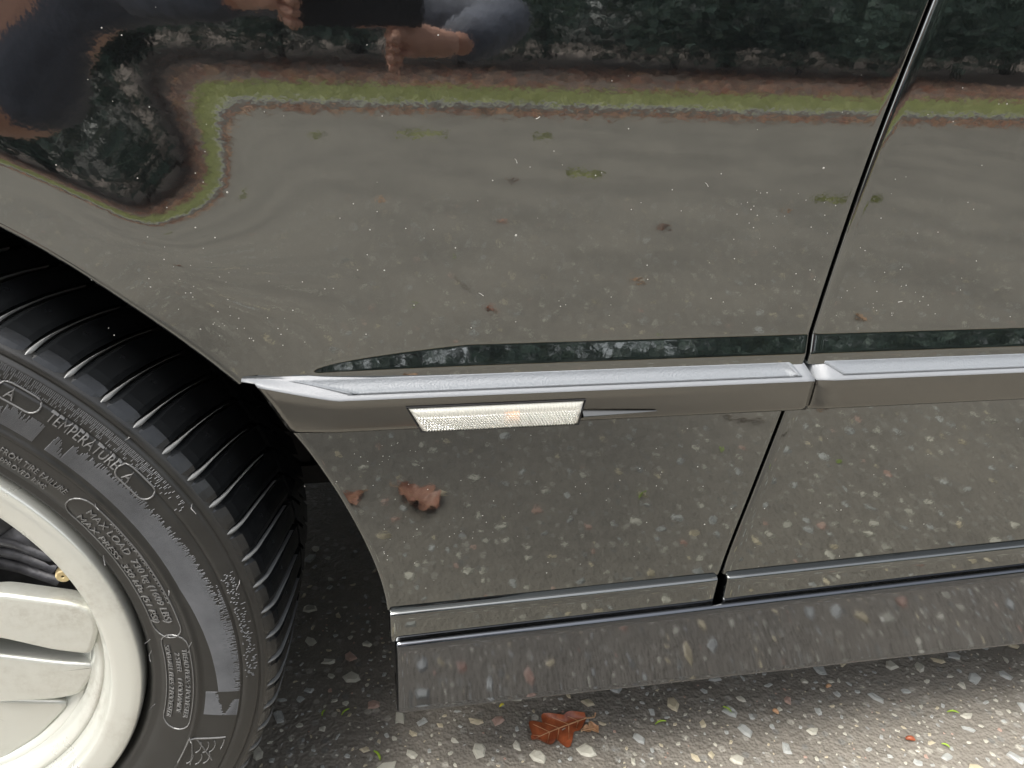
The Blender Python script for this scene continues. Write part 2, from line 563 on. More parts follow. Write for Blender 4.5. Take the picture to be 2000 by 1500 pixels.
def panel(mb, L, Rr, ncol, yfun, lin, rin, lrho=.003, rrho=.0025, m=0, cluster=False):
    """ruled skin between boundary L and Rr (k,2 arrays of x,z); lin/rin = inward dirs (k,3)"""
    t = np.linspace(0, 1, ncol)
    if cluster: t = .5 * (t + t * t * (3 - 2 * t))
    X = L[:, None, 0] * (1 - t) + Rr[:, None, 0] * t
    Z = L[:, None, 1] * (1 - t) + Rr[:, None, 1] * t
    Yv = yfun(X, Z)
    G = np.stack([X, Yv, Z], 2)
    cols = [G[:, i] for i in range(ncol)]
    left = hem(cols[0], lin, lrho)[::-1] if lin is not None else []
    right = hem(cols[-1], rin, rrho) if rin is not None else []
    G = np.stack(left + cols + right, 1)
    mb.grid(G, m, flip=False)

fen = MB()
# upper skin
z0 = .5765
zr = np.concatenate([np.arange(z0, .606, .0009), np.arange(.606, .66, .004)])
thz = lip_theta_at_z(zr)
L1 = np.stack(lip_pt(thz), 1)
R1 = np.stack([gapx(zr) - GW, zr], 1)
th_e = np.concatenate([np.linspace(thz[-1], 150, 150)[1:]])
L2 = np.stack(lip_pt(th_e), 1)
# outer path: up the gap to z=1.0 then left
zs = np.linspace(zr[-1], 1.0, 60)
pa = np.stack([gapx(zs) - GW, zs], 1)
pb = np.stack([np.linspace(pa[-1, 0], -1.05, 91)[1:], np.full(90, 1.0)], 1)
path = np.concatenate([pa, pb])
# choose matching so rows fan out evenly
u = np.linspace(0, 1, len(th_e) + 1)[1:]
R2 = np.stack([np.interp(u * (len(path) - 1), np.arange(len(path)), path[:, k]) for k in (0, 1)], 1)
L = np.concatenate([L1, L2]); Rg = np.concatenate([R1, R2])
lin = np.stack([WX - L[:, 0], 0 * L[:, 0], WZ - L[:, 1]], 1); lin /= np.linalg.norm(lin, axis=1)[:, None]
nr = len(R1) + int((60 / len(path)) * len(th_e))
panel(fen, L, Rg, 150, y_up, lin, np.tile([1., 0, 0], (len(L), 1)) * (Rg[:, 1:2] < .9999) + np.array([0, .3, .0]) * (Rg[:, 1:2] >= .9999), .005, .0025)
# lower skin
zl = np.linspace(.3, .5375, 90)
def crease_z(x): return .337 + .0255 * x
def skirt_z(x): return .3035 + .031 * x
def low_rows(nrow, xl, xr, mb, lin, rin, lr=.003, rr=.0025, ncol=110):
    # rows between crease and moulding; the boundaries follow the crease line
    def mkrow(side, q):
        pts = []
        for s_ in q:
            zc = side(s_)
            pts.append(zc)
        return np.array(pts)
    q = np.linspace(0, 1, nrow)
    Lp = mkrow(xl, q); Rp = mkrow(xr, q)
    panel(mb, Lp, Rp, ncol, lambda X, Z: y_low(Z), lin(Lp) if lin else None, rin(Rp) if rin else None, lr, rr)
def lip_side(q, za=None, zb=.5375):
    za = crease_z(.003)
    z = za + (zb - za) * q
    th = lip_theta_at_z(z)
    return np.array(lip_pt(th))
def gap_side(sgn):
    def f(q):
        za = crease_z(.322); z = za + (.5375 - za) * q
        return np.array([gapx(z) + sgn * GW, z])
    return f
def to_wheel(P):
    d = np.stack([WX - P[:, 0], 0 * P[:, 0], WZ - P[:, 1]], 1)
    return d / np.linalg.norm(d, axis=1)[:, None]
low_rows(60, lip_side, gap_side(-1), fen, to_wheel, lambda P: np.tile([1., 0, 0], (len(P), 1)))
# sill band with a rounded shoulder
def band(mb, x0, x1, n, endl, endr):
    prof = []   # (dy, fraction/offset): from the shadow line under the panel round to the face
    xs = np.linspace(x0, x1, n)
    rows = []
    for x in xs:
        zc, zs_ = crease_z(x), skirt_z(x) - .0005
        y0 = y_low(zc)
        yf = y0 - .0060
        row = [(x, y0 + .012, zc + .0005), (x, y0 + .0022, zc + .0005), (x, yf + .0040, zc)]
        for a in np.linspace(0, 90, 6)[1:]:
            row.append((x, yf + .0040 * (1 - math.sin(R_(a))), zc - .0036 * (1 - math.cos(R_(a)))))
        for q in np.linspace(0, 1, 5)[1:]:
            row.append((x, yf + q * .0015, (zc - .0036) * (1 - q) + zs_ * q))
        row.append((x, yf + .012, zs_ - .001))
        rows.append(row)
    def endring(row, dx):
        return [[(p[0] + dx * .0020 * k, p[1] + .0020 * k * k, p[2]) for p in row] for k in (.5, 1.0)] + [[(p[0] + dx * .0022, p[1] + .02, p[2]) for p in row]]
    rows = endring(rows[0], -1)[::-1] + rows + endring(rows[-1], 1)
    mb.grid(rows, flip=True)
band(fen, .0045, gapx(.32) - GW - .002, 40, 1, 1)
fender = fen.build("fender", M['paint'], car)
# the flange at the top of the fender is the bonnet shut line
door_mb = MB()
zr = np.concatenate([np.arange(z0, .606, .0009), np.arange(.606, 1.0, .006)])
Ld = np.stack([gapx(zr) + GW, zr], 1); Rd = np.stack([np.full(len(zr), 1.42), zr], 1)
lft = lambda P: np.tile([-1., 0, 0], (len(P), 1))
panel(door_mb, Ld, Rd, 150, lambda X, Z: y_up(X, Z, True), lft(Ld), None, .004, .002)
low_rows(60, gap_side(1), lambda q: np.array([1.42, crease_z(1.42) + (.5375 - crease_z(1.42)) * q]), door_mb, lft, None, .004)
band(door_mb, gapx(.32) + GW + .002, 1.42, 60, 1, 1)
door = door_mb.build("door", M['paint'], car)

# mouldings
def mould_profile(ridge):
    """list of (y, z, face) from the lower back edge round to the upper back edge"""
    rz = ridge
    P = [(.004, .5362, 0), (-.008, .5358, 0)]
    for a in np.linspace(0, 90, 5)[1:]:
        P.append((-.008 - .006 * math.sin(R_(a)), .5358 + .006 * (1 - math.cos(R_(a))), 0))
    for q in np.linspace(0, 1, 4)[1:]:
        P.append((-.014 - .0015 * q, .5418 + (rz - .0015 - .5418) * q, 0))
    P += [(-.0151, rz - .0005, 1), (-.0142, rz + .0006, 1)]
    return P
TOPB = (-.0010, .5800)
def ridge_z(x, tip=True):
    if not tip: return .5672 + 0 * x
    return .5672 + (.5778 - .5672) * np.clip((-.030 - x) / .056, 0, 1)
def moulding(name, xs_of, xe_of, tip, n=70, start_round=False):
    rows, fm = [], None
    base = mould_profile(.5672)
    for i in range(n):
        t = i / (n - 1)
        row = []
        for j in range(len(base) + 4):
            if j < len(base): zz0 = base[j][1]
            else: zz0 = TOPB[1]
            q = None
            xa = xs_of(j, zz0, len(base)); xb = xe_of(j, zz0, len(base))
            x = xa + (xb - xa) * t
            rz = float(ridge_z(x, tip))
            pr = mould_profile(rz)
            if j < len(base): y, z = pr[j][:2]
            else:
                k = (j - len(base) + 1) / 4
                a = pr[-1]
                y = a[0] + (TOPB[0] - a[0]) * k
                z = a[1] + (TOPB[1] - a[1]) * k + .0006 * math.sin(k * math.pi)
            if tip:
                tf = float(np.clip((-.030 - x) / .056, 0, 1))
                y = y + (.0065 * tf ** 1.5 if y < -.002 else 0)
            if start_round:
                s_ = np.clip((x - xa) / .010, 0, 1)
                y = y + .0020 * (1 - s_) ** 2
            row.append((x, y, z))
        row.append((row[-1][0], .006, row[-1][2] + .0008))
        rows.append(row)
    e0 = [(p[0] + (.0 if start_round else -.001), .008, p[2]) for p in rows[0]]
    e1 = [(p[0] + .001, .008, p[2]) for p in rows[-1]]
    rows = [e0] + rows + [e1]
    k = len(rows[0])
    mb = MB()
    mb.grid(rows, flip=True)
    fm = []
    for i in range(len(rows) - 1):
        for j in range(k - 1):
            fm.append(1 if j >= len(base) - 3 else 0)
    return mk(name, mb.V, mb.F, M['moulding'], car, True, [M['strip']], fm)
def f_start(j, z, nb):
    th = lip_theta_at_z(min(z, .5795))
    return float(lip_pt(th)[0]) + .003
def f_end(j, z, nb):
    if j >= nb: return .3535 - .0085 * (j - nb + 1) / 5
    return .3545
fm_o = moulding("fender_moulding", f_start, f_end, True)
def d_start(j, z, nb):
    return .3572 if j < nb else .3572 - .0018 * (j - nb + 1) / 4
dm_o = moulding("door_moulding", d_start, lambda j, z, nb: 1.42, False, start_round=True)

def insert(parent, xa0, xa1, xb0, xb1, name="insert_strip"):
    """raised panel on the sloping top face of the moulding: lower edge xa0..xb0, upper edge xa1..xb1"""
    a = np.array([-.0142, .5678]); b = np.array(TOPB)
    d = b - a; nrm = np.array([-d[1], d[0]]) / np.linalg.norm(d)
    nrm = np.array([-abs(nrm[0]), abs(nrm[1])])
    v0, v1 = .13, .80
    rows = []
    n = 40
    for v, h in ((v0 - .035, 0.0), (v0, .0012), (v0 + .05, .0013), (v0 + .10, .0002), ((v0 + v1) / 2, .0005), (v1 - .09, .0002), (v1 - .045, .0013), (v1, .0012), (v1 + .035, 0)):
        w = np.clip((v - v0) / (v1 - v0), 0, 1)
        xa = xa0 + (xa1 - xa0) * w; xb = xb0 + (xb1 - xb0) * w
        row = []
        ts = np.concatenate([[0, .0022 / (xb - xa), .0045 / (xb - xa)], np.linspace(.012, .988, n), [1 - .0045 / (xb - xa), 1 - .0022 / (xb - xa), 1]])
        for i, t in enumerate(ts):
            e = 0 if i in (0, len(ts) - 1) else (1 if i not in (1, len(ts) - 2) else 1.0)
            hh = h if 3 <= i <= len(ts) - 4 else (.0013 * e if h > 0 else 0)
            p = a + d * v + nrm * (hh + .0007)
            row.append((xa + (xb - xa) * t, p[0], p[1]))
        rows.append(row)
    mb = MB(); mb.grid(rows, flip=True)
    return mb.build(name, M['strip_in'], parent)
insert(fm_o, -.022, -.064, .3435, .3365)
insert(dm_o, .3805, .3645, 1.41, 1.41)

# side marker lamp let into the moulding
ML = [(.0215, .5578), (.1595, .5578), (.1555, .5372), (.0325, .5372)]   # TL TR BR BL (x,z)
def lamp_quad(u, v):
    tl, tr, br, bl = [np.array(p) for p in ML]
    return (tl * (1 - u) + tr * u) * (1 - v) + (bl * (1 - u) + br * u) * v
lamp = MB()
cols, rws = 56, 10
G = []
for i in range(rws * 2 + 1):
    v = i / (rws * 2)
    row = []
    for j in range(cols * 2 + 1):
        u = j / (cols * 2)
        x, z = lamp_quad(u, v)
        edge = min(u * 20, (1 - u) * 20, v * 5, (1 - v) * 6, 1)
        e = math.sqrt(max(0, 1 - (1 - edge) ** 2))
        pyr = 0.0016 * (1 if (i % 2 == 1 and (j + (i // 2 % 2)) % 2 == 1) else 0) if (v > .30 and .03 < u < .97) else (.0 if v <= .30 else 0)
        if v <= .30 and .03 < u < .97: pyr = .00025 * (j % 2)
        y = -.0135 - .0055 * e - pyr - .0012 * math.sin(v * math.pi)
        row.append((x, y, z))
    G.append(row)
lamp.grid(G)
lo = lamp.build("side_marker_lamp", M['lens'], car, False)
rf = MB()
rf.grid([[(*lamp_quad(u, v)[:1], -.0158, lamp_quad(u, v)[1]) for u in np.linspace(.004, .996, 3)] for v in (.01, .99)])
rf.build("reflector", M['reflector'], lo, False)
bl_ = MB(); bl_.tube([(.097, -.0150, .5452), (.108, -.0150, .5455)], [.0042, .0040], 10)
bl_.build("bulb", M['amber'], lo)
gk = MB()
pts = [lamp_quad(u, v) for u, v in ((0, 0), (1, 0), (1, 1), (0, 1))]
cen = sum(pts) / 4
out, inn = [], []
for p in pts:
    d = (p - cen); d = np.array([np.sign(d[0]) * .0009, np.sign(d[1]) * .0006])
    out.append(p + d); inn.append(p)
rows = [[(q[0], -.0148, q[1]) for q in out + out[:1]], [(q[0], -.0168, q[1]) for q in out + out[:1]], [(q[0], -.0166, q[1]) for q in inn + inn[:1]]]
gk.grid(rows)
gk.build("gasket", M['black'], lo, False)
fin = MB()
rows = []
for t in np.linspace(0, 1, 12):
    x = .1585 + t * .062; h = .0042 * (1 - t) + .0004; zc = .5438 + .0012 * t; d = .0045 * (1 - t) ** .8
    rows.append([(x, -.0150, zc + h), (x, -.0155 - d, zc + h * .5), (x, -.0158 - d, zc - h * .2), (x, -.0150, zc - h)])
fin.grid(rows, flip=True)
fin.build("trim_fin", M['moulding'], lo)

# side skirt
sk = MB()
rows = []
XS = np.concatenate([[.0065, .0068, .0078, .0095, .012], np.linspace(.02, 1.42, 80)])
for i, x in enumerate(XS):
    zt_ = float(skirt_z(x))
    ed = [.012, .0045, .0018, .0005, 0][i] if i < 5 else 0
    yf = y_low(float(crease_z(x))) - .0100
    row = [(x, yf + .02, zt_), (x, yf + .0075 + ed, zt_ - .0002), (x, yf + .0045 + ed, zt_ - .0003)]
    for a in np.linspace(0, 78, 7)[1:]:
        row.append((x, yf + ed + .0045 - .0045 * math.sin(R_(a)), zt_ - .0003 - .0045 * (1 - math.cos(R_(a)))))
    zb = .1845
    for q in np.linspace(0, 1, 16)[1:]:
        row.append((x, yf + ed + .030 * (1 - (1 - q) ** 1.06), (zt_ - .004) * (1 - q) + zb * q))
    y1 = yf + ed + .030
    for a in np.linspace(0, 100, 6)[1:]:
        row.append((x, y1 + .006 * (1 - math.cos(R_(a))) * .8, zb - .006 * math.sin(R_(a))))
    row.append((x, y1 + .05, zb - .004))
    rows.append(row)
sk.grid(rows, flip=True)
sk.build("side_skirt", M['skirt'], car)

# hidden body: bonnet, roof, floor, inner walls
sh = MB()
yb = float(np.interp(1.0, zt, BT))
sh.grid([[(x, y, z) for y, z in ((yb, .999), (yb + .06, 1.02), (.6, 1.06), (.9, 1.07), (1.75, 1.0))] for x in (-1.05, -.2, .405)], flip=True)
bonnet = sh.build("bonnet", M['paint'], car)
cb = MB()
cab = [(yb, 1.0), (yb + .02, 1.03), (yb + .24, 1.40), (.6, 1.45), (1.2, 1.44), (1.5, 1.3), (1.78, 1.0)]
cb.grid([[(x, y, z) for y, z in cab] for x in (.85, 3.3)], flip=True)
cb.add([(.85, y, z) for y, z in cab], [tuple(range(len(cab)))])
cb.build("cabin", M['glass'], car, False)
cw = MB()
cw.grid([[(x, y, z) for y, z in ((yb, 1.0), (yb + .02, 1.03), (.6, 1.07), (1.78, 1.0))] for x in (.405, .85)], flip=True)
cw.grid([[(x, y, z) for y, z in ((.02, .25), (.002, .6), (yb, 1.0), (yb + .02, 1.03))] for x in (1.424, 3.6)], flip=True)
cw.grid([[(x, y, z) for y, z in ((.02, .25), (.002, .6), (yb, 1.0), (yb + .02, 1.03))] for x in (-1.30, -.91)], flip=True)
cw.grid([[(x, 1.80, z) for z in (.2, 1.02)] for x in (-1.3, 3.6)])
cw.grid([[(3.6, y, z) for z in (.2, 1.03)] for y in (0.0, 1.8)])
cw.grid([[(-1.3, y, z) for z in (.2, 1.03)] for y in (0.0, 1.8)])
cw.build("body_shell", M['paint'], car, False)
ub_ = MB()
ub_.box((2.0, .95, .235), (3.6, 1.7, .03))
ub_.box((.10, 1.1, .235), (.30, 1.4, .03))
ub_.box((-.70, 1.12, .215), (1.75, 1.36, .03))
ub_.box((-.70, .46, .50), (1.2, .02, .60))
ub_.box((.10, .43, .50), (.20, .75, .24))
ub_.box((.19, .06, .60), (.36, .02, .78))         # behind the fender
ub_.box((.90, .06, .60), (1.04, .02, .78))
ub_.box((.372, .052, .60), (.10, .01, .85))
ub_.build("inner_body", M['black'], car, False)
# wheel arch liner
al = MB()
ths = np.linspace(6, 200, 60)
al.grid([[(WX + (r) * math.cos(R_(t)), y, WZ + r * math.sin(R_(t))) for t in ths] for y, r in ((.012, .445), (.03, .455), (.20, .46), (.40, .45), (.42, .40), (.42, .05))])
al.build("arch_liner", M['black'], car)

# ------------------------------------------------------------------ wheel (its own frame: x along, y inward, z up)
STEER = R_(-3)
def wheel_frame(o):
    o.location = (WX, 0, WZ); o.rotation_euler = (0, 0, STEER)
def revolve(mb, prof, n, a0=0, a1=360, m=0, flip=False, zmin=None):
    full = abs(a1 - a0) >= 360
    an = np.linspace(R_(a0), R_(a1), n, endpoint=not full)
    G = [[(r * math.cos(a), y, r * math.sin(a)) for a in an] for y, r in prof]
    mb.grid(G, m, closed=full, flip=flip)
SW = np.array([(.016, .2335), (.010, .2365), (.0035, .2405), (.0015, .2440), (.0025, .2475), (.0005, .2500), (-.0030, .2580), (-.0055, .2680), (-.0068, .2760),
               (-.0072, .2782), (-.0072, .2786), (-.0082, .2790), (-.0082, .2820), (-.0072, .2824), (-.0070, .2860), (-.0066, .2950), (-.0058, .3050), (-.0046, .3125),
               (-.0040, .3140), (-.0026, .3146), (-.0026, .3156), (-.0036, .3162), (-.0030, .3200), (-.0012, .3262), (-.0002, .3280), (.0018, .3286), (.0020, .3300), (.0008, .3308),
               (.0050, .3345), (.0100, .3372)])
tyre = MB()
prof = [tuple(p) for p in SW] + [(.018, .3385), (.035, .3400), (.100, .3420), (.18, .3410), (.205, .338), (.225, .325), (.232, .30), (.225, .25), (.21, .235)]
revolve(tyre, prof, 320)
tyre_o = tyre.build("tyre", M['rubber'], car)
wheel_frame(tyre_o)
ysw = lambda r: np.interp(r, SW[4:, 1], SW[4:, 0])
def wpt(th, r, h=0):      # point on the sidewall, h proud of it
    return (r * math.cos(R_(th)), float(ysw(r)) - h, r * math.sin(R_(th)))
# shoulder and tread blocks
NB = 75
skew_of = lambda y: float(np.interp(y, [.0045, .012, .04, .075, .10, .13], [.25, 0, -.8, -2.1, -3.2, -4.8]))
pitch = 360 / NB
def lug():
    mb = MB()
    prof = [(.0045, .3338), (.0085, .3375), (.0150, .3415), (.0230, .3440), (.036, .3458), (.050, .3468), (.066, .3476), (.084, .3478), (.108, .3480), (.130, .3480)]
    n = len(prof)
    rows_top, rows_a, rows_b = [], [], []
    for k, (y, r) in enumerate(prof):
        q = k / (n - 1)
        skew = skew_of(y)                          # grooves sweep round the tyre
        gap = .16 + .06 * min(1, q * 2.0)
        a0 = skew + pitch * gap / 2; a1 = skew + pitch * (1 - gap / 2)
        an = np.linspace(a0, a1, 5)
        cw_ = pitch * .16 * max(0, 1 - abs(q - .25) / .55)
        an = np.array([a0, a0 + .15 * pitch, (a0 + a1) / 2, a1 - .02 * pitch - cw_, a1])
        h = [-.0010, 0, .0002, 0, -.0010 - .10 * R_(cw_)]
        rows_top.append([((r + h[i]) * math.cos(R_(a)), y, (r + h[i]) * math.sin(R_(a))) for i, a in enumerate(an)])
        dp = .0075 * min(1, .15 + q * 3)
        rows_a.append([((r - dp) * math.cos(R_(a0 - .02)), y + .002, (r - dp) * math.sin(R_(a0 - .02)))])
        rows_b.append([((r - dp) * math.cos(R_(a1 + .35 * pitch * .2)), y + .002, (r - dp) * math.sin(R_(a1 + .35 * pitch * .2)))])
    G = [rows_a[k] + rows_top[k] + rows_b[k] for k in range(n)]
    mb.grid(G)
    # end wall
    last = G[-1]
    low = [(p[0] * .975, p[1] + .001, p[2] * .975) for p in last]
    mb.grid([last, low])
    # small tie step in the groove mouth
    return mb
lug0 = lug().build("tread_block", M['tread'], tyre_o, False)
for p in lug0.data.polygons: p.use_smooth = False
for i in range(1, NB):
    c = lug0.copy(); COL.objects.link(c); c.parent = tyre_o
    c.rotation_euler = (0, -R_(i * pitch), 0)
# pale slivers painting sky highlights on the groove edges, tapering round the shoulder
def groove_glint():
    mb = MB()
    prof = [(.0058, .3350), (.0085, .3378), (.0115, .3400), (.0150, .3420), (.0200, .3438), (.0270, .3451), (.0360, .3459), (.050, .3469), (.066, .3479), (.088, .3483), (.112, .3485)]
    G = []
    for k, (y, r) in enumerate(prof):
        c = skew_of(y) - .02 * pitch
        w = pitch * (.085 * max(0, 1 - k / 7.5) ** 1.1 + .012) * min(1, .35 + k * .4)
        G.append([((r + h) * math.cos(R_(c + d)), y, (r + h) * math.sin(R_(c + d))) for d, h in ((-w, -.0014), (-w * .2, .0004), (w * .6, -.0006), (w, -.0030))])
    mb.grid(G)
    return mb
gl0 = groove_glint().build("groove_glint", M['lip'], tyre_o)  # 'lip' is the painted sky highlight colour, not a rubber lip
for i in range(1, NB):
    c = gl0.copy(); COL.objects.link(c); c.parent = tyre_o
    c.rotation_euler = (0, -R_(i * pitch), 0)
# narrow ribs and blocks further in
def inner_lug():
    mb = MB()
    for (ya, yb2, w, ph, rr) in ((.137, .167, .82, .6, .3482), (.174, .212, .80, .2, .3455)):
        V = []
        for y in (ya, yb2):
            sk_ = ph * pitch - (y - .06) * 3.5 / .05 * pitch * .5
            for a in (sk_ + pitch * (1 - w) / 2, sk_ + pitch * (1 + w) / 2):
                for r in (rr - .008, rr):
                    V.append((r * math.cos(R_(a)), y, r * math.sin(R_(a))))
        mb.add(V, [(1, 3, 7, 5), (0, 1, 5, 4), (2, 6, 7, 3), (0, 2, 3, 1), (4, 5, 7, 6)])
    return mb
mbi = MB(); base_i = inner_lug()
for i in range(NB):
    a = R_(i * pitch); c, s_ = math.cos(a), math.sin(a)
    mbi.add([(x * c - z * s_, y, x * s_ + z * c) for x, y, z in base_i.V], base_i.F)
o = mbi.build("tread_rib", M['tread'], tyre_o, False); o["kind"] = "stuff"

# raised writing on the sidewall
dg = None
def sidewall_text(txt, R0, th0, th1, cap, h=.0009, name="lettering", bold=0.0):
    cu = bpy.data.curves.new("t", 'FONT')
    cu.body = txt; cu.size = 1.0; cu.extrude = .05; cu.resolution_u = 3
    cu.offset = bold
    to = bpy.data.objects.new("t", cu); COL.objects.link(to)
    d = bpy.context.evaluated_depsgraph_get()
    me = bpy.data.meshes.new_from_object(to.evaluated_get(d))
    n = len(me.vertices)
    co = np.empty(n * 3); me.vertices.foreach_get("co", co); co = co.reshape(-1, 3)
    x0, x1 = co[:, 0].min(), co[:, 0].max()
    y1 = co[:, 1].max()
    th = th0 + (co[:, 0] - x0) / (x1 - x0) * (th1 - th0)
    r = R0 + co[:, 1] / .70 * cap
    hh = np.where(co[:, 2] > 0, h, -.0003)
    new = np.stack([r * np.cos(np.radians(th)), ysw(r) - hh, r * np.sin(np.radians(th))], 1)
    me.vertices.foreach_set("co", new.ravel())
    me.materials.clear(); me.materials.append(M['letter'])
    me.update()
    bpy.data.objects.remove(to, do_unlink=True)
    o = bpy.data.objects.new(name, me); COL.objects.link(o); o.parent = tyre_o
    return o
sidewall_text("MAX LOAD  730 kg (1609 LBS)", .2636, 33.0, 7.4, .0062)
sidewall_text("MAX PRESS  350 kPa (51 PSI)", .2528, 33.0, 7.2, .0062)
sidewall_text("AND INFLATION COLD ONLY", .2722, 29.5, 11.5, .0022)
sidewall_text("TREAD PLIES: 2 POLYESTER", .2700, 1.2, -15.6, .0042)
sidewall_text("2 STEEL   1 POLYAMIDE", .2635, .2, -14.8, .0042)
sidewall_text("SIDEWALL PLIES: 2 POLYESTER", .2560, 1.8, -16.6, .0042)
sidewall_text("TEMPERATURE", .3065, 46.8, 36.2, .0085)
sidewall_text("A", .3062, 34.8, 33.6, .0085)
sidewall_text("TRACTION", .3065, 61, 53.5, .0085)
sidewall_text("A", .3062, 52.3, 51.1, .0085)
sidewall_text("SERIOUS INJURY MAY RESULT FROM TIRE FAILURE", .2640, 66, 37.5, .0055)
sidewall_text("ONLY MOUNT TIRE ON APPROVED RIMS", .2545, 62, 40.0, .0055)

def ring_line(mb, th0, th1, r, w=.0006, h=.0008):
    n = max(2, int(abs(th1 - th0) * 1.5))
    G = []
    for t in np.linspace(th0, th1, n):
        G.append([wpt(t, r - w, 0), wpt(t, r - w * .5, h), wpt(t, r + w * .5, h), wpt(t, r + w, 0)])
    mb.grid(G)
def polyline(mb, pts, w=.0006, h=.0009):
    for (t0, r0), (t1, r1) in zip(pts[:-1], pts[1:]):
        n = max(2, int(math.hypot((t1 - t0) * .005, r1 - r0) / .002))
        C_ = [np.array([R_(t0 + (t1 - t0) * q), r0 + (r1 - r0) * q]) for q in np.linspace(0, 1, n + 1)]
        G = []
        d = np.array([R_(t1 - t0) * .27, r1 - r0]); d /= np.linalg.norm(d) + 1e-9
        nx = np.array([-d[1] / .27, d[0]])
        for c in C_:
            row = []
            for k, hh in ((-1, 0), (-.5, h), (.5, h), (1, 0)):
                p = c + nx * w * k
                row.append(wpt(math.degrees(p[0]), p[1], hh))
            G.append(row)
        mb.grid(G)
def oval(mb, th0, th1, ra, rb):
    pts = []
    rm, rr = (ra + rb) / 2, (rb - ra) / 2
    w = math.degrees(rr / rm)
    for a in np.linspace(90, 270, 9): pts.append((th0 + 0 + w * math.cos(R_(a)) * -1, rm + rr * math.sin(R_(a))))
    for a in np.linspace(270, 450, 9): pts.append((th1 - w * math.cos(R_(a)), rm + rr * math.sin(R_(a))))
    pts.append(pts[0])
    polyline(mb, pts)
for ov in ((33.6, 6.4, .2505, .2745), (2.0, -16.6, .2535, .2765), (34.9, 31.2, .3040, .3172), (52.2, 49.2, .3040, .3172)):
    fr = MB(); oval(fr, *ov); fr.build("raised_outline", M['letter'], tyre_o)
# rubber vent hairs
hairs = MB()
for th, r in ((33.6, .2765), (24.0, .2445), (3.0, .2800), (14.5, .2790), (2.6, .2445), (-15.0, .2450), (-.5, .2430), (-20.0, .2800), (-20.6, .3090), (26, .3285), (38, .3300), (12, .3290)):
    p = np.array(wpt(th, r)); L_ = rnd.uniform(.004, .0085)
    e1 = np.array([rnd.uniform(-.6, .6), -1, rnd.uniform(-.8, .2)]); e1 /= np.linalg.norm(e1)
    e2 = e1 + np.array([rnd.uniform(-.8, .8), .5, rnd.uniform(-1, .1)]); e2 /= np.linalg.norm(e2)
    hairs.tube([p, p + e1 * L_ * .5, p + e1 * L_ * .5 + e2 * L_ * .7], [.00042, .00040, .00032], 5)
o = hairs.build("vent_spew", M['letter'], tyre_o); o["kind"] = "stuff"
# fine radial ribs: velvet bands
rb = MB()
def rib(th, r0, r1, w=.00035, h=.00055):
    if r1 - r0 < .0008: return
    dt = math.degrees(w / r0)
    n = max(2, int((r1 - r0) / .006) + 1)
    G = []
    for r in np.linspace(r0, r1, n):
        G.append([wpt(th - dt, r, -.0001), wpt(th, r, h), wpt(th + dt, r, -.0001)])
    rb.grid(G)
th = 70.0
while th > -22:
    wave = .004 * math.sin(th * .55) + .003 * math.sin(th * 1.9)
    if th > 42:
        o1 = .2985 + wave
        if (th * .13) % 1 < .75: rib(th, .2865, min(.303, o1 + rnd.uniform(-.004, .004)))
    elif th > -8.6:
        q = (42 - th) / 50
        lo_ = .2865 + max(0, (-th + 14)) * .00045
        rib(th, lo_, .301 + .011 * q + rnd.uniform(-.003, .003))
        if th < 14 and rnd.random() < .55: rib(th, .3135 - rnd.uniform(.002, .009) * min(1, (14 - th) / 10), .3140 - .0005)
    elif th > -14:
        lo_ = .2865
        rib(th, lo_ + .000, lo_ + max(0, .010 + (-th - 9) * .0016) - rnd.uniform(0, .003))
        if th < -10.5: rib(th, .3135 - (-th - 9) * .0018 - rnd.uniform(0, .002), .3138)
    th -= .135
th = 72.0
while th > 26:      # dashes of the upper hatched band
    for seg in range(4):
        if rnd.random() < (.95 if seg > 1 else .55) * min(1, (th - 24) / 12):
            r0 = .3170 + seg * .0024
            rib(th + rnd.uniform(-.03, .03), r0, r0 + .0022, .0003, .0006)
    th -= .21
th = 14.0
while th > -6:
    for _ in range(2):
        r0 = rnd.uniform(.3172, .3262)
        if rnd.random() < .8: rib(th, r0, r0 + rnd.uniform(.0009, .002), .0004, .0006)
    th -= .22
o = rb.build("sidewall_ribs", M['velvet'], tyre_o); o["kind"] = "stuff"
# patterned corner panel low on the sidewall
web = MB()
polyline(web, [(-20.5, .2800), (-19.2, .3095)], .0007)
polyline(web, [(-20.3, .2800), (-27, .2790)], .0007)
polyline(web, [(-19.6, .3090), (-21.3, .3098)], .0006)
for k, (t0, rr_) in enumerate(((-22.3, .2885), (-22.0, .2945), (-21.6, .2995), (-25.4, .2855), (-25.2, .2930), (-24.6, .2990))):
    pts = [(t0 + 1.5 * math.cos(a), rr_ + .0038 * math.sin(a)) for a in np.linspace(.3, 2.9, 8)]
    polyline(web, pts, .0005)
polyline(web, [(-20.6, .2820), (-24, .2870), (-27, .2900)], .0006)
polyline(web, [(-20.3, .2860), (-23.4, .2990), (-25, .306)], .0006)
web.build("sidewall_pattern", M['letter'], tyre_o)

# rim
rim = MB()
rp = [(.022, .2325), (.010, .2338), (.004, .2340), (.0005, .2330), (-.0005, .2315), (-.0005, .2240), (.0005, .2140), (.0015, .2095), (.0035, .2075), (.0090, .2050), (.0125, .2035), (.0150, .2000), (.0165, .1985), (.024, .1955), (.032, .1940), (.05, .192), (.10, .19), (.16, .20), (.2, .22)]
revolve(rim, rp, 240)
rim_o = rim.build("rim", M['rim'], car)
wheel_frame(rim_o)
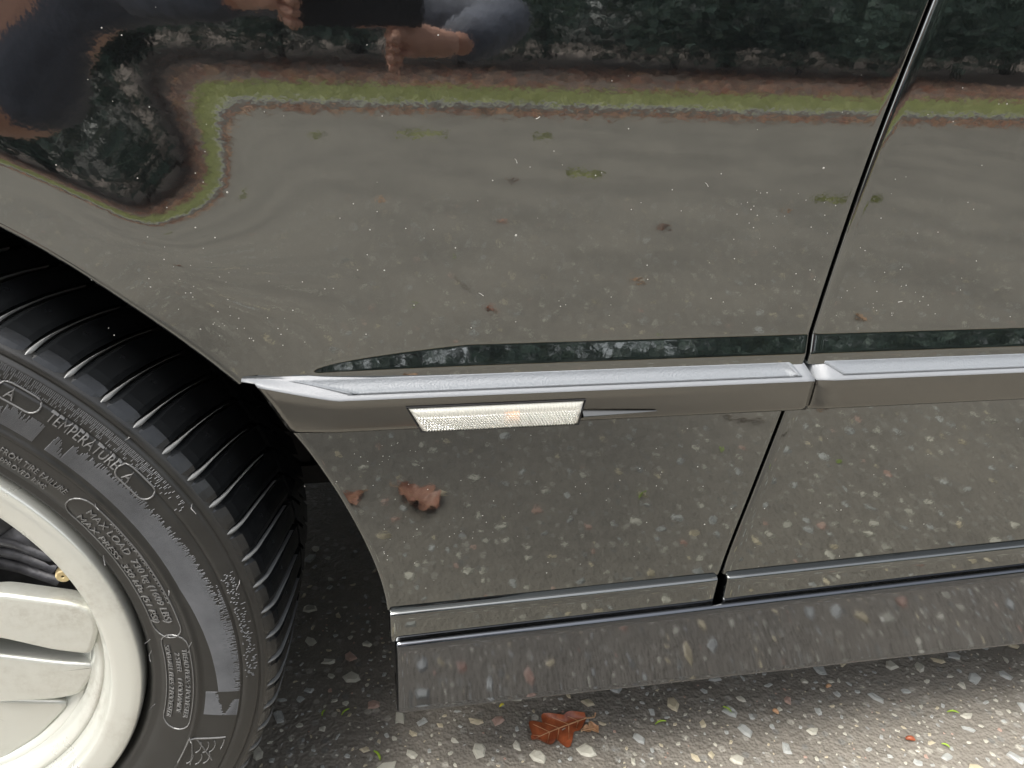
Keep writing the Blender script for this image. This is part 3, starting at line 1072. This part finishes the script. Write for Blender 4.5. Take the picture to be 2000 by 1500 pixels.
# spokes: pairs of broad blades stepping back, repeated round the hub
def blade(pts_top, ytop, ybot, bev=.004):
    """closed outline (x,z) extruded from ytop to ybot with a rounded outer edge"""
    P = np.array(pts_top)
    c = P.mean(0)
    # resample smoothly
    Q = []
    n = len(P)
    for i in range(n):
        a, b, d = P[i - 1], P[i], P[(i + 1) % n]
        e0 = b + (a - b) / np.linalg.norm(a - b) * min(.008, np.linalg.norm(a - b) * .4)
        e1 = b + (d - b) / np.linalg.norm(d - b) * min(.008, np.linalg.norm(d - b) * .4)
        for t in np.linspace(0, 1, 5): Q.append((1 - t) ** 2 * e0 + 2 * t * (1 - t) * b + t * t * e1)
    Q = np.array(Q)
    N = []
    for i in range(len(Q)):
        t = Q[(i + 1) % len(Q)] - Q[i - 1]; t /= np.linalg.norm(t) + 1e-9
        nn = np.array([t[1], -t[0]])
        N.append(nn)
    N = np.array(N)
    area = sum(Q[i - 1][0] * Q[i][1] - Q[i][0] * Q[i - 1][1] for i in range(len(Q)))
    if area < 0: N = -N
    rows = []
    for a in np.linspace(0, 90, 5):
        off = -bev * (1 - math.sin(R_(a)))
        y = ytop + bev * (1 - math.cos(R_(a)))
        q = Q + N * off
        rows.append([(p[0], y, p[1]) for p in q])
    q = Q - N * .006
    rows.append([(p[0], ybot, p[1]) for p in q])
    mb = MB()
    mb.grid(rows, closed=True)
    top = rows[0]
    mb.add(top + [(c[0], ytop - .0015, c[1])], [(i, (i + 1) % len(top), len(top)) for i in range(len(top))])
    return mb
A_ = [(.03, .048), (.1301, .0545), (.1840, .0405), (.1985, .030), (.1995, .012), (.1880, -.0165), (.160, -.0095), (.1199, .0080), (.03, .016)]
B_ = [(.03, .004), (.1054, -.0235), (.155, -.0365), (.1815, -.0405), (.1795, -.052), (.1620, -.0770), (.140, -.0805), (.0924, -.0800), (.03, -.045)]
C_ = [(.02, -.050), (.085, -.0860), (.1405, -.0930), (.1440, -.1010), (.110, -.138), (.0713, -.1665), (.05, -.150)]
sp0 = [blade(A_, .0150, .038).build("spoke", M['rim'], rim_o), blade(B_, .0290, .060).build("spoke", M['rim'], rim_o), blade(C_, .0390, .075).build("spoke", M['rim'], rim_o)]
for k in range(1, 3):
    for s_ in sp0:
        c = s_.copy(); COL.objects.link(c); c.parent = rim_o
        c.rotation_euler = (0, R_(120 * k), 0)
hub = MB(); revolve(hub, [(.012, .001), (.012, .03), (.016, .045), (.03, .05), (.09, .06)], 48)
hub.build("hub", M['rim'], rim_o)
# curved webs between the spoke feet and the barrel
wb = MB()
for r0, r1, y0, y1, a0, a1 in ((.1955, .1830, .0205, .0300, -75, 4), (.1830, .1700, .034, .046, -80, -6)):
    revolve(wb, [(y0 + .004, r0 + .004), (y0, r0), (y0 + .001, r0 - .003), (y1, r1), (y1 + .01, r1 - .004)], 60, a0, a1)
wb.build("web", M['rim'], rim_o)
# tyre valve: stem and knurled cap
def wl_pt(x, y, z): return np.array([x, y, z])
v0, v1 = wl_pt(.1735, .054, .0560), wl_pt(.1745, .030, .0570)
va = MB(); va.tube([v0, v0 + (v1 - v0) * .45], [.0036, .0034], 14)
st_ = va.build("valve_stem", M['amber'] if False else M['brass'], rim_o)
cp = MB()
d = (v1 - v0) / np.linalg.norm(v1 - v0)
a = np.cross(d, [0, 0, 1.]); a /= np.linalg.norm(a); b = np.cross(d, a)
rows = []
for q, r in ((.40, .0050), (.42, .0062), (.85, .0063), (.97, .0058), (1.0, .0046), (1.0, .0014), (.985, .0010)):
    c0 = v0 + (v1 - v0) * q
    rows.append([c0 + (r * (1.0 + (.06 if (i % 2 and .41 < q < .9) else 0))) * (math.cos(t) * a + math.sin(t) * b) for i, t in enumerate(np.linspace(0, 2 * math.pi, 40, endpoint=False))])
cp.grid(rows, closed=True)
cp.build("valve_cap", M['brass'], rim_o, False)
# brake behind the spokes
bk = MB()
revolve(bk, [(.115, .05), (.112, .150), (.122, .152), (.124, .05)], 64)
bko = bk.build("brake_disc", M['brake'], car); wheel_frame(bko)
ca = MB()
ca.box((.10, .092, .075), (.075, .05, .05), rot=[[.8, 0, -.6], [0, 1, 0], [.6, 0, .8]])
ca.box((.135, .085, .06), (.02, .04, .045), rot=[[.8, 0, -.6], [0, 1, 0], [.6, 0, .8]])
for z in (.052, .066, .078): ca.tube([(.085, .07, z), (.125, .066, z - .012), (.150, .07, z - .030)], [.006, .005, .006], 8)
ca.tube([(.05, .08, .11), (.11, .075, .10), (.15, .10, .06)], .004, 8)
cao = ca.build("brake_caliper", M['brake'], car); wheel_frame(cao)

# dust and dried droplets on the paint
ds = MB()
def speck(x, z, s, door_):
    y = float(y_up(x, z, door_)) if z > .605 else float(y_low(z))
    n = 6
    ring = [(x + s * math.cos(t), y - .0001, z + s * rnd.uniform(.7, 1.1) * math.sin(t)) for t in np.linspace(0, 6.283, n, endpoint=False)]
    ds.add(ring + [(x, y - s * .6, z)], [((i + 1) % n, i, n) for i in range(n)])
for _ in range(220):
    z = rnd.choice([rnd.uniform(.61, .84), rnd.uniform(.61, .75), rnd.uniform(.35, .53)])
    x = rnd.uniform(-.2, .75)
    if abs(x - gapx(z)) < .012: continue
    r = math.hypot(x - WX, z - WZ)
    if r < .46: continue
    speck(x, z, rnd.uniform(.0002, .00055) * (1.6 if rnd.random() < .1 else 1), x > gapx(z))
for cx_, cz_, n_ in ((.30, .70, 24), (.42, .63, 22), (.20, .46, 14), (.10, .455, 14), (.33, .66, 16), (-.13, .66, 22), (-.08, .62, 26), (.0, .50, 24), (.03, .42, 24)):
    for _ in range(n_):
        x, z = rnd.gauss(cx_, .03), rnd.gauss(cz_, .016)
        if abs(x - gapx(z)) < .012 or .53 < z < .605: continue
        speck(x, z, rnd.uniform(.0002, .0005), x > gapx(z))
def lint(x, z, L_, ang):
    door_ = x > gapx(z)
    pts = []
    for t in np.linspace(0, 1, 5):
        xx = x + L_ * t * math.cos(ang) + .0003 * math.sin(t * 5); z2 = z + L_ * t * math.sin(ang)
        y = float(y_up(xx, z2, door_)) if z2 > .605 else float(y_low(z2))
        pts.append((xx, y - .0003, z2))
    ds.tube(pts, .00022, 4)
for _ in range(7):
    x, z = rnd.uniform(-.15, .7), rnd.uniform(.62, .80)
    if math.hypot(x - WX, z - WZ) < .47 or abs(x - gapx(z)) < .03: continue
    lint(x, z, rnd.uniform(.002, .006), rnd.uniform(-1, 1))
o = ds.build("dust_specks", M['dust'], car); o["kind"] = "stuff"

# ------------------------------------------------------------------ fallen leaves and bits
def oak_leaf(name, L_, W, mat, loc, rot, curl=.3, seed=1, label=None, group=None, stem=True, lobes=3):
    r = random.Random(seed)
    n = 34
    root = empty(name, loc, label, "leaf", group)
    root.rotation_euler = rot
    half = []
    for i in range(n + 1):
        t = i / n
        env = math.sin(math.pi * min(1, t * .94 + .04)) ** .75 * (0.75 + .5 * t if t < .7 else 1.1)
        lob = .52 + .48 * abs(math.sin(math.pi * (t * lobes + .15)))
        half.append((t, env * lob))
    rows = []
    for i, (t, w) in enumerate(half):
        row = []
        for k in np.linspace(-1, 1, 9):
            wl_ = w * (1 + .13 * math.sin(7 * t + (1 if k > 0 else 0) * 2 + seed))
            x = (t - .5) * L_
            y = k * wl_ * W / 2 + .05 * L_ * math.sin(2.2 * t + seed) + abs(k) * 0
            x += abs(k) * w * .12 * L_
            z = .0025 + curl * W * (.30 * k * k * (1 + .7 * math.sin(3 * t + seed + k)) + .10 * math.sin(9 * t + 4 * k + seed) * abs(k)) + .12 * curl * L_ * (t - .4) ** 2 - .002 * (1 - abs(k)) * 0
            row.append((x, y, max(.0012, z)))
        rows.append(row)
    mb = MB(); mb.grid(rows)
    mb.build("blade", mat, root)
    vb = MB()
    vb.tube([(rows[i][4][0], rows[i][4][1], rows[i][4][2] + .0006) for i in range(0, n + 1, 2)], np.linspace(.0011, .0004, n // 2 + 1), 5)
    for i in range(5, n - 4, 6):
        for s_ in (1, 7):
            a_, b_ = rows[i][4], rows[min(n, i + 3)][s_]
            vb.tube([(a_[0], a_[1], a_[2] + .0005), ((a_[0] + b_[0]) / 2, (a_[1] + b_[1]) / 2, (a_[2] + b_[2]) / 2 + .0006), (b_[0], b_[1], b_[2] + .0004)], [.0006, .0005, .0003], 4)
    if stem: vb.tube([rows[0][4], (rows[0][4][0] - L_ * .12, rows[0][4][1] + .004, .003), (rows[0][4][0] - L_ * .2, rows[0][4][1] - .002, .0015)], [.0011, .001, .0012], 5)
    vb.build("vein", M['tan'], root)
    return root
oak_leaf("oak_leaf", .080, .056, M['oak'], (.214, .133, .0), (0.05, 0, R_(200)), .32, 3,
         "wet red brown oak leaf lying flat on the asphalt below the side skirt")
oak_leaf("oak_leaf", .026, .017, M['tan'], (.249, .125, .006), (.3, .2, R_(20)), .5, 8,
         "small tan curled leaf overlapping the right end of the red brown oak leaf", None, False, 2)
oak_leaf("oak_leaf", .088, .080, M['oak2'], (.060, -.533, .0), (0, .05, R_(40)), .45, 5,
         "large pale brown crumpled leaf mirrored in the lower fender")
oak_leaf("oak_leaf", .050, .035, M['oak2'], (-.052, -.545, .0), (0, 0, R_(140)), .5, 11,
         "small pale brown leaf mirrored beside the wheel arch edge of the fender")
k_ = 0
spots = [(.02, -1.2, .05), (.35, -1.65, .05), (.62, -1.0, .05), (.9, -1.9, .05), (-.25, -2.1, .06), (.55, -2.7, .06), (1.5, -1.5, .05), (1.25, -2.6, .06), (-.9, -1.6, .05), (.05, -3.1, .06), (.75, -3.6, .06), (-.6, -3.3, .06), (2.0, -2.9, .06), (.95, -.75, .03), (-.45, -.22, .04)]
WHERE = ["fourth nearest the car", "mirrored in the middle of the upper fender", "mirrored in the upper fender near the door gap", "mirrored in the door, midway up",
         "mirrored in the fender above the wheel arch", "mirrored high in the fender near the door gap", "mirrored at the right edge of the door", "mirrored in the door high towards the kerb",
         "in front of the wheel, left of the person", "mirrored high in the fender under the phone", "mirrored highest, in line with the door gap", "behind the person, far from the car",
         "farthest to the right on the road", "nearest the door", "lying before the wheel"]
for i, (x, y, s) in enumerate(spots):
    oak_leaf("oak_leaf", s, s * .65, [M['tan'], M['oak'], M['oak2']][i % 3], (x, y, 0), (0, 0, rnd.uniform(0, 6)), .45, 20 + i,
             "%s brown leaf on the open road, %s" % (["tan", "red", "pale"][i % 3], WHERE[i]), "leaves scattered over the open road")
def needle(x, y, L_, ang, mat, nm, label, cat, group=None, r=.0011):
    pts = []
    for t in np.linspace(0, 1, 5):
        pts.append((L_ * (t - .5), .12 * L_ * math.sin(t * 3.1), .0022 + .0012 * math.sin(t * 3.1)))
    mb = MB(); mb.tube(pts, [r * .6, r, r * 1.1, r, r * .4], 6)
    o = mb.build(nm, mat); o.location = (x, y, .002); o.rotation_euler = (0, 0, ang)
    tag(o, label, cat, group)
    return o
needle(.346, .125, .016, .15, M['needle'], "grass_clipping", "bright green clipping lying level, right of the red brown oak leaf", "grass clipping", "green clippings on the asphalt")
needle(.442, .133, .013, -.9, M['needle'], "grass_clipping", "bright green clipping slanting down to the right under the middle of the skirt", "grass clipping", "green clippings on the asphalt")
needle(.746, .086, .016, -.25, M['needle'], "grass_clipping", "bright green clipping near the right edge of the photo", "grass clipping", "green clippings on the asphalt")
needle(.700, .040, .010, -.8, M['needle'], "grass_clipping", "short bright green clipping low at the right, nearest the bottom edge", "grass clipping", "green clippings on the asphalt")
needle(-.057, .198, .013, .7, M['needle'], "grass_clipping", "green clipping left of the skirt corner, beside the dark tyre", "grass clipping", "green clippings on the asphalt")
needle(-.085, .200, .009, 1.2, M['needle'], "grass_clipping", "small green clipping nearest the tyre, in the shade", "grass clipping", "green clippings on the asphalt")
needle(-.018, .127, .016, -1.1, M['needle'], "grass_clipping", "long green clipping at the bottom edge between tyre and oak leaf", "grass clipping", "green clippings on the asphalt", .0015)
needle(.145, .180, .007, .5, M['yellow'], "yellow_seed", "tiny yellow seed in the skirt's shade, left of the oak leaf", "seed", None, .0016)
needle(.505, .120, .008, -1.0, M['tan'], "leaf_scrap", "orange scrap of leaf on the asphalt right of the green clippings", "leaf scrap", None, .0028)
needle(.66, .055, .011, -.4, M['oak'], "leaf_scrap", "dark red scrap of leaf low at the right of the asphalt", "leaf scrap", None, .003)
needle(.60, .150, .008, .2, M['tan'], "leaf_scrap", "small orange scrap in the shade under the right part of the skirt", "leaf scrap", None, .0026)
for i, (x, y) in enumerate([(.88, -.56), (.46, -.5), (.20, -.75), (.66, -.62), (.42, -1.25), (1.1, -1.2), (.12, -1.7), (.8, -1.4), (-.1, -1.0), (.3, -2.2)]):
    needle(x, y, rnd.uniform(.012, .03), rnd.uniform(0, 3), M['needle'], "grass_clipping", "bright green clipping mirrored in the paint, %s" % ["in the lower door", "in the lower fender near the door gap", "in the lower fender under the lamp", "in the lower door beside the gap", "in the upper fender near the moulding", "at the far right of the door", "in the middle of the upper fender", "in the door above the moulding beside the gap", "above the arch left of the lamp", "high in the upper fender"][i], "grass clipping", "clippings mirrored in the paint", .0018)
for i, (x, y, L_) in enumerate([(.75, -.72, .09), (.30, -1.9, .16), (.95, -1.0, .07)]):
    needle(x, y, L_, .3 + i, M['twig'], "twig", ["short dark twig mirrored in the lower door panel", "long thin dark twig mirrored in the middle of the upper fender", "thin dark twig mirrored low in the upper door panel"][i], "twig", "twigs mirrored in the paint", .0016)

def moss(x, y, L_, W, ang, seed, label):
    r = random.Random(seed)
    n, k = 22, 6
    G = []
    for i in range(n):
        t = i / (n - 1)
        w = W * (math.sin(math.pi * min(1, max(0, t * .96 + .02))) ** .6) * r.uniform(.35, 1.0)
        c = W * .5 * math.sin(t * 6 + seed)
        G.append([((t - .5) * L_, c + w * q, .001 + .014 * (1 - q * q) * r.uniform(.4, 1)) for q in np.linspace(-1, 1, k)])
    mb = MB(); mb.grid(G)
    for _ in range(60):
        i, j = r.randrange(n), r.randrange(k)
        p = G[i][j]
        mb.add([(p[0] - .006, p[1], p[2]), (p[0] + .006, p[1] + .004, p[2]), (p[0] + r.uniform(-.015, .015), p[1], p[2] + .02)], [(0, 1, 2)])
    o = mb.build("moss_tuft", M['moss'], None, False)
    o.location = (x, y, 0); o.rotation_euler = (0, 0, ang)
    tag(o, label, "moss", "moss tufts on the road")
moss(.38, -5.15, .36, .06, .03, 1, "longest yellow green moss tuft on the road, mirrored under the phone")
moss(2.35, -3.13, .18, .035, .1, 2, "yellow green moss tuft mirrored in the fender close beside the door gap")
moss(1.20, -3.76, .22, .03, .15, 3, "thin straggling moss tuft mirrored in the middle of the upper fender")
moss(1.25, -5.10, .14, .05, -.5, 4, "faint moss tuft mirrored just below the grass, right of the longest tuft")
moss(-.33, -5.02, .10, .05, 1.2, 5, "small moss tuft mirrored beside the curl of the grass reflection")
moss(2.62, -3.14, .06, .03, 0, 6, "smallest moss tuft, mirrored in the door beside the gap")

# ------------------------------------------------------------------ trees beyond the verge
def crown(seed, n, w, h, z0, size):
    r = random.Random(seed)
    lumps = [(r.gauss(0, w * .30), r.gauss(0, w * .22), z0 + h * r.random() ** .8, w * r.uniform(.16, .30)) for _ in range(26)]
    mb = MB()
    for _ in range(n):
        cx_, cy_, cz_, rr_ = r.choice(lumps)
        v = np.array([r.gauss(0, 1), r.gauss(0, 1), r.gauss(0, .8)]); v /= np.linalg.norm(v) + 1e-9
        p = np.array([cx_, cy_, cz_]) + v * rr_ * r.random() ** .4
        if p[2] < .15: continue
        s = size * r.uniform(.5, 1.3)
        a = np.array([r.gauss(0, 1), r.gauss(0, 1), r.gauss(0, .5)]); a /= np.linalg.norm(a)
        b = np.cross(a, [r.gauss(0, 1), r.gauss(0, 1), r.gauss(0, 1)]); b /= np.linalg.norm(b) + 1e-9
        mb.add([p - a * s, p + b * s * .45, p + a * s, p - b * s * .45], [(0, 1, 2, 3)])
    return mb
def trunk(h, r0, seed):
    r = random.Random(seed)
    mb = MB()
    pts = [(0, 0, -.3), (.02, 0, h * .3), (r.uniform(-.1, .1), .05, h * .6), (r.uniform(-.2, .2), 0, h)]
    mb.tube(pts, [r0, r0 * .8, r0 * .55, r0 * .2], 10)
    for k in range(6):
        a = r.uniform(0, 6.28); z = h * r.uniform(.25, .8)
        mb.tube([(0, 0, z), (math.cos(a) * h * .12, math.sin(a) * h * .12, z + h * .08), (math.cos(a) * h * .24, math.sin(a) * h * .24, z + h * .20)], [r0 * .4, r0 * .28, r0 * .1], 7)
    return mb
kinds = []
for i, (nm, n, w, h, zz_, size, mat) in enumerate((("holly_tree", 6000, 5.0, 6.5, .6, .13, 'leaf_dark'), ("oak_tree", 5000, 6.0, 7.5, 1.4, .15, 'leaf_mid'), ("evergreen_shrub", 4600, 4.5, 2.2, .3, .10, 'leaf_dark'))):
    cme = crown(40 + i, n, w, h, zz_, size)
    tme = trunk(zz_ + h * .8, .18 if i < 2 else .06, 50 + i)
    kinds.append((nm, cme, tme, mat))
store = {}
def plant(kind, x, y, rz, sc, label, group):
    nm, cm, tm, mat = kinds[kind]
    root = empty(nm, (x, y, .1 + max(0, (-8.2 - y) * .032)), label, "tree" if kind < 2 else "shrub", group)
    root.rotation_euler = (0, 0, rz); root.scale = (sc, sc, sc)
    if kind not in store:
        store[kind] = (cm.build("crown", M[mat], root, False), tm.build("trunk", M['bark'], root))
    else:
        for src in store[kind]:
            c = src.copy(); COL.objects.link(c); c.parent = root
ORD = 'first second third fourth fifth sixth seventh eighth ninth tenth eleventh twelfth'.split()
for i in range(13):
    x = -21 + i * 3.5 + rnd.uniform(-.6, .6)
    plant(i % 2, x, -15.6 + rnd.uniform(-1.2, 1.2), rnd.uniform(0, 6), rnd.uniform(.85, 1.2),
          ("%s dark evergreen tree from the left in the wood beyond the verge" if i % 2 == 0 else "%s mid green oak from the left in the wood beyond the verge") % ORD[i // 2], "trees of the wood beyond the verge")
for i in range(12):
    x = -17 + i * 3.1 + rnd.uniform(-.6, .6)
    plant(2, x, -12.9 + rnd.uniform(-.4, .5), rnd.uniform(0, 6), rnd.uniform(.8, 1.15),
          "%s low dark shrub from the left at the foot of the trees" % ORD[i], "shrubs at the foot of the trees")

# ------------------------------------------------------------------ the person taking the picture
person = empty("person", (-.72, -1.05, 0), "person in navy jacket and jeans bending to photograph the car, seen only mirrored", "person")
def skin_mesh(name, pts, edges, mat, levels=2):
    """pts: list of (x,y,z,r) in person space; root is vertex 0"""
    me = bpy.data.meshes.new(name)
    me.from_pydata([p[:3] for p in pts], edges, [])
    o = bpy.data.objects.new(name, me); COL.objects.link(o)
    md = o.modifiers.new("skin", 'SKIN'); md.use_smooth_shade = True
    sv = me.skin_vertices[0].data if me.skin_vertices else None
    if sv is None:
        me.attributes
    for i, p in enumerate(pts):
        me.skin_vertices[0].data[i].radius = (p[3], p[3])
    me.skin_vertices[0].data[0].use_root = True
    s_ = o.modifiers.new("sub", 'SUBSURF'); s_.levels = levels; s_.render_levels = levels
    me.materials.append(mat)
    return o
def chain(P): return [(i, i + 1) for i in range(len(P) - 1)]
def skinned(name, pts, edges, mat, parent, levels=2):
    me = bpy.data.meshes.new(name)
    me.from_pydata([p[:3] for p in pts], edges, [])
    o = bpy.data.objects.new(name, me); COL.objects.link(o)
    o.modifiers.new("skin", 'SKIN')
    for i, p in enumerate(pts):
        me.skin_vertices[0].data[i].radius = (p[3], p[3])
        me.skin_vertices[0].data[i].use_root = (i == 0)
    s_ = o.modifiers.new("sub", 'SUBSURF'); s_.levels = levels; s_.render_levels = levels
    d = bpy.context.evaluated_depsgraph_get()
    m2 = bpy.data.meshes.new_from_object(o.evaluated_get(d))
    m2.materials.clear(); m2.materials.append(mat)
    m2.polygons.foreach_set("use_smooth", [True] * len(m2.polygons))
    bpy.data.objects.remove(o, do_unlink=True)
    o = bpy.data.objects.new(name, m2); COL.objects.link(o); o.parent = parent
    px, py = person.location[0], person.location[1]
    for v in m2.vertices: v.co.x -= px; v.co.y -= py
    return o
# world coordinates; feet left of the viewpoint, trunk leaning right towards the phone
pelv = (-.84, -1.12, .86, .130)
body = [pelv, (-.68, -1.09, .915, .125), (-.50, -1.05, .915, .145), (-.32, -1.01, .950, .125), (-.20, -.97, 1.00, .058), (-.13, -.93, 1.05, .075), (-.09, -.90, 1.09, .090), (-.04, -.86, 1.09, .068),
        (-.92, -1.02, .80, .095), (-.82, -.90, .48, .072), (-.90, -.95, .10, .045), (-.85, -.83, .05, .040),
        (-.98, -1.22, .80, .095), (-1.03, -1.14, .46, .072), (-1.10, -1.22, .10, .045), (-1.06, -1.10, .05, .040),
        (-.34, -.90, .93, .060), (-.28, -.74, .875, .048), (-.15, -.60, .865, .030),
        (-.20, -1.08, .93, .062), (.14, -1.06, .875, .056), (.24, -.88, .86, .046), (.125, -.61, .800, .028)]
ed = [(0, 1), (1, 2), (2, 3), (3, 4), (4, 5), (5, 6), (6, 7), (0, 8), (8, 9), (9, 10), (10, 11), (0, 12), (12, 13), (13, 14), (14, 15), (3, 16), (16, 17), (17, 18), (3, 19), (19, 20), (20, 21), (21, 22)]
body_o = skinned("body", body, ed, M['skin'], person)
def cloth(name, idx, grow, mat):
    mp = {i: k for k, i in enumerate(idx)}
    pts = [(*body[i][:3], body[i][3] + grow) for i in idx]
    e = [(mp[a_], mp[b_]) for a_, b_ in ed if a_ in mp and b_ in mp]
    return skinned(name, pts, e, mat, person)
body_part = cloth("jacket", [2, 3, 16, 17, 18, 19, 20, 21, 22], .015, M['jacket'])
cloth("shirt_hem", [1, 2], .016, M['sleeve'])
cloth("jeans", [0, 1, 8, 9, 10, 12, 13, 14], .012, M['jeans'])
for a_, b_ in ((10, 11), (14, 15)):
    p, q = body[a_], body[b_]
    skinned("shoe", [(p[0], p[1], .055, .052), ((p[0] + q[0]) / 2, (p[1] + q[1]) / 2, .05, .05), (q[0] + .03, q[1] + .09, .036, .036)], [(0, 1), (1, 2)], M['shoe'], person)
hd = [(-.115, -.925, 1.12, .088), (-.17, -.96, 1.095, .080), (-.18, -.97, 1.04, .06)]
skinned("hair", hd, chain(hd), M['hair'], person)
nose = [(-.015, -.82, 1.07, .014), (-.002, -.80, 1.06, .012)]
skinned("nose", nose, chain(nose), M['skin'], person)
# phone behind the viewpoint and the hands round it
fwd = -CR[:, 2]; up = CR[:, 1]; rt = CR[:, 0]
phone = empty("phone", tuple(CAM), "dark phone held level in both hands, mirrored in the fender", "phone")
pm = MB()
def cs(a_, b_, c_): return rt * a_ + up * b_ - fwd * c_
V = [cs(x, y, z) for z in (.006, .014) for x, y in ((-.075, -.009), (.077, -.009), (.077, .066), (-.075, .066))]
pm.add(V, [(0, 1, 2, 3), (7, 6, 5, 4), (0, 4, 5, 1), (1, 5, 6, 2), (2, 6, 7, 3), (3, 7, 4, 0)])
pm.build("phone_body", M['phone'], phone, False)
sc_ = MB(); sc_.add([cs(x, y, .0145) for x, y in ((-.071, -.005), (.073, -.005), (.073, .062), (-.071, .062))], [(3, 2, 1, 0)])
sc_.build("screen", M['glass'], phone, False)
def hand(side):
    w = np.array(body[18][:3]) if side < 0 else np.array(body[22][:3])
    k = CAM + cs(-.088, .045, .020) if side < 0 else CAM + cs(.046, -.034, .020)
    inn = rt * (1 if side < 0 else -1)
    pts = [(*w, .026), (*(w * .4 + k * .6), .028), (*k, .024)]
    e = [(0, 1), (1, 2)]
    for f in range(4):
        b0 = k + up * (.004 - f * .017) + (-fwd) * -.004
        t1 = b0 + inn * .006 + fwd * .022
        t2 = t1 + inn * (.018 + .003 * (f in (1, 2))) + fwd * -.004 if False else t1 + inn * -.004 + fwd * .004
        i0 = len(pts)
        pts += [(*b0, .010), (*t1, .0088), (*(t1 + inn * .004 + up * .008), .0078)]
        e += [(2, i0), (i0, i0 + 1), (i0 + 1, i0 + 2)]
    b0 = k + up * .020 - fwd * .012; i0 = len(pts)
    pts += [(*b0, .0115), (*(b0 + inn * .030 - fwd * .004), .0100), (*(b0 + inn * .052 + up * -.004), .0085)]
    e += [(2, i0), (i0, i0 + 1), (i0 + 1, i0 + 2)]
    skinned("hand", pts, e, M['skin'], person)
hand(-1); hand(1)
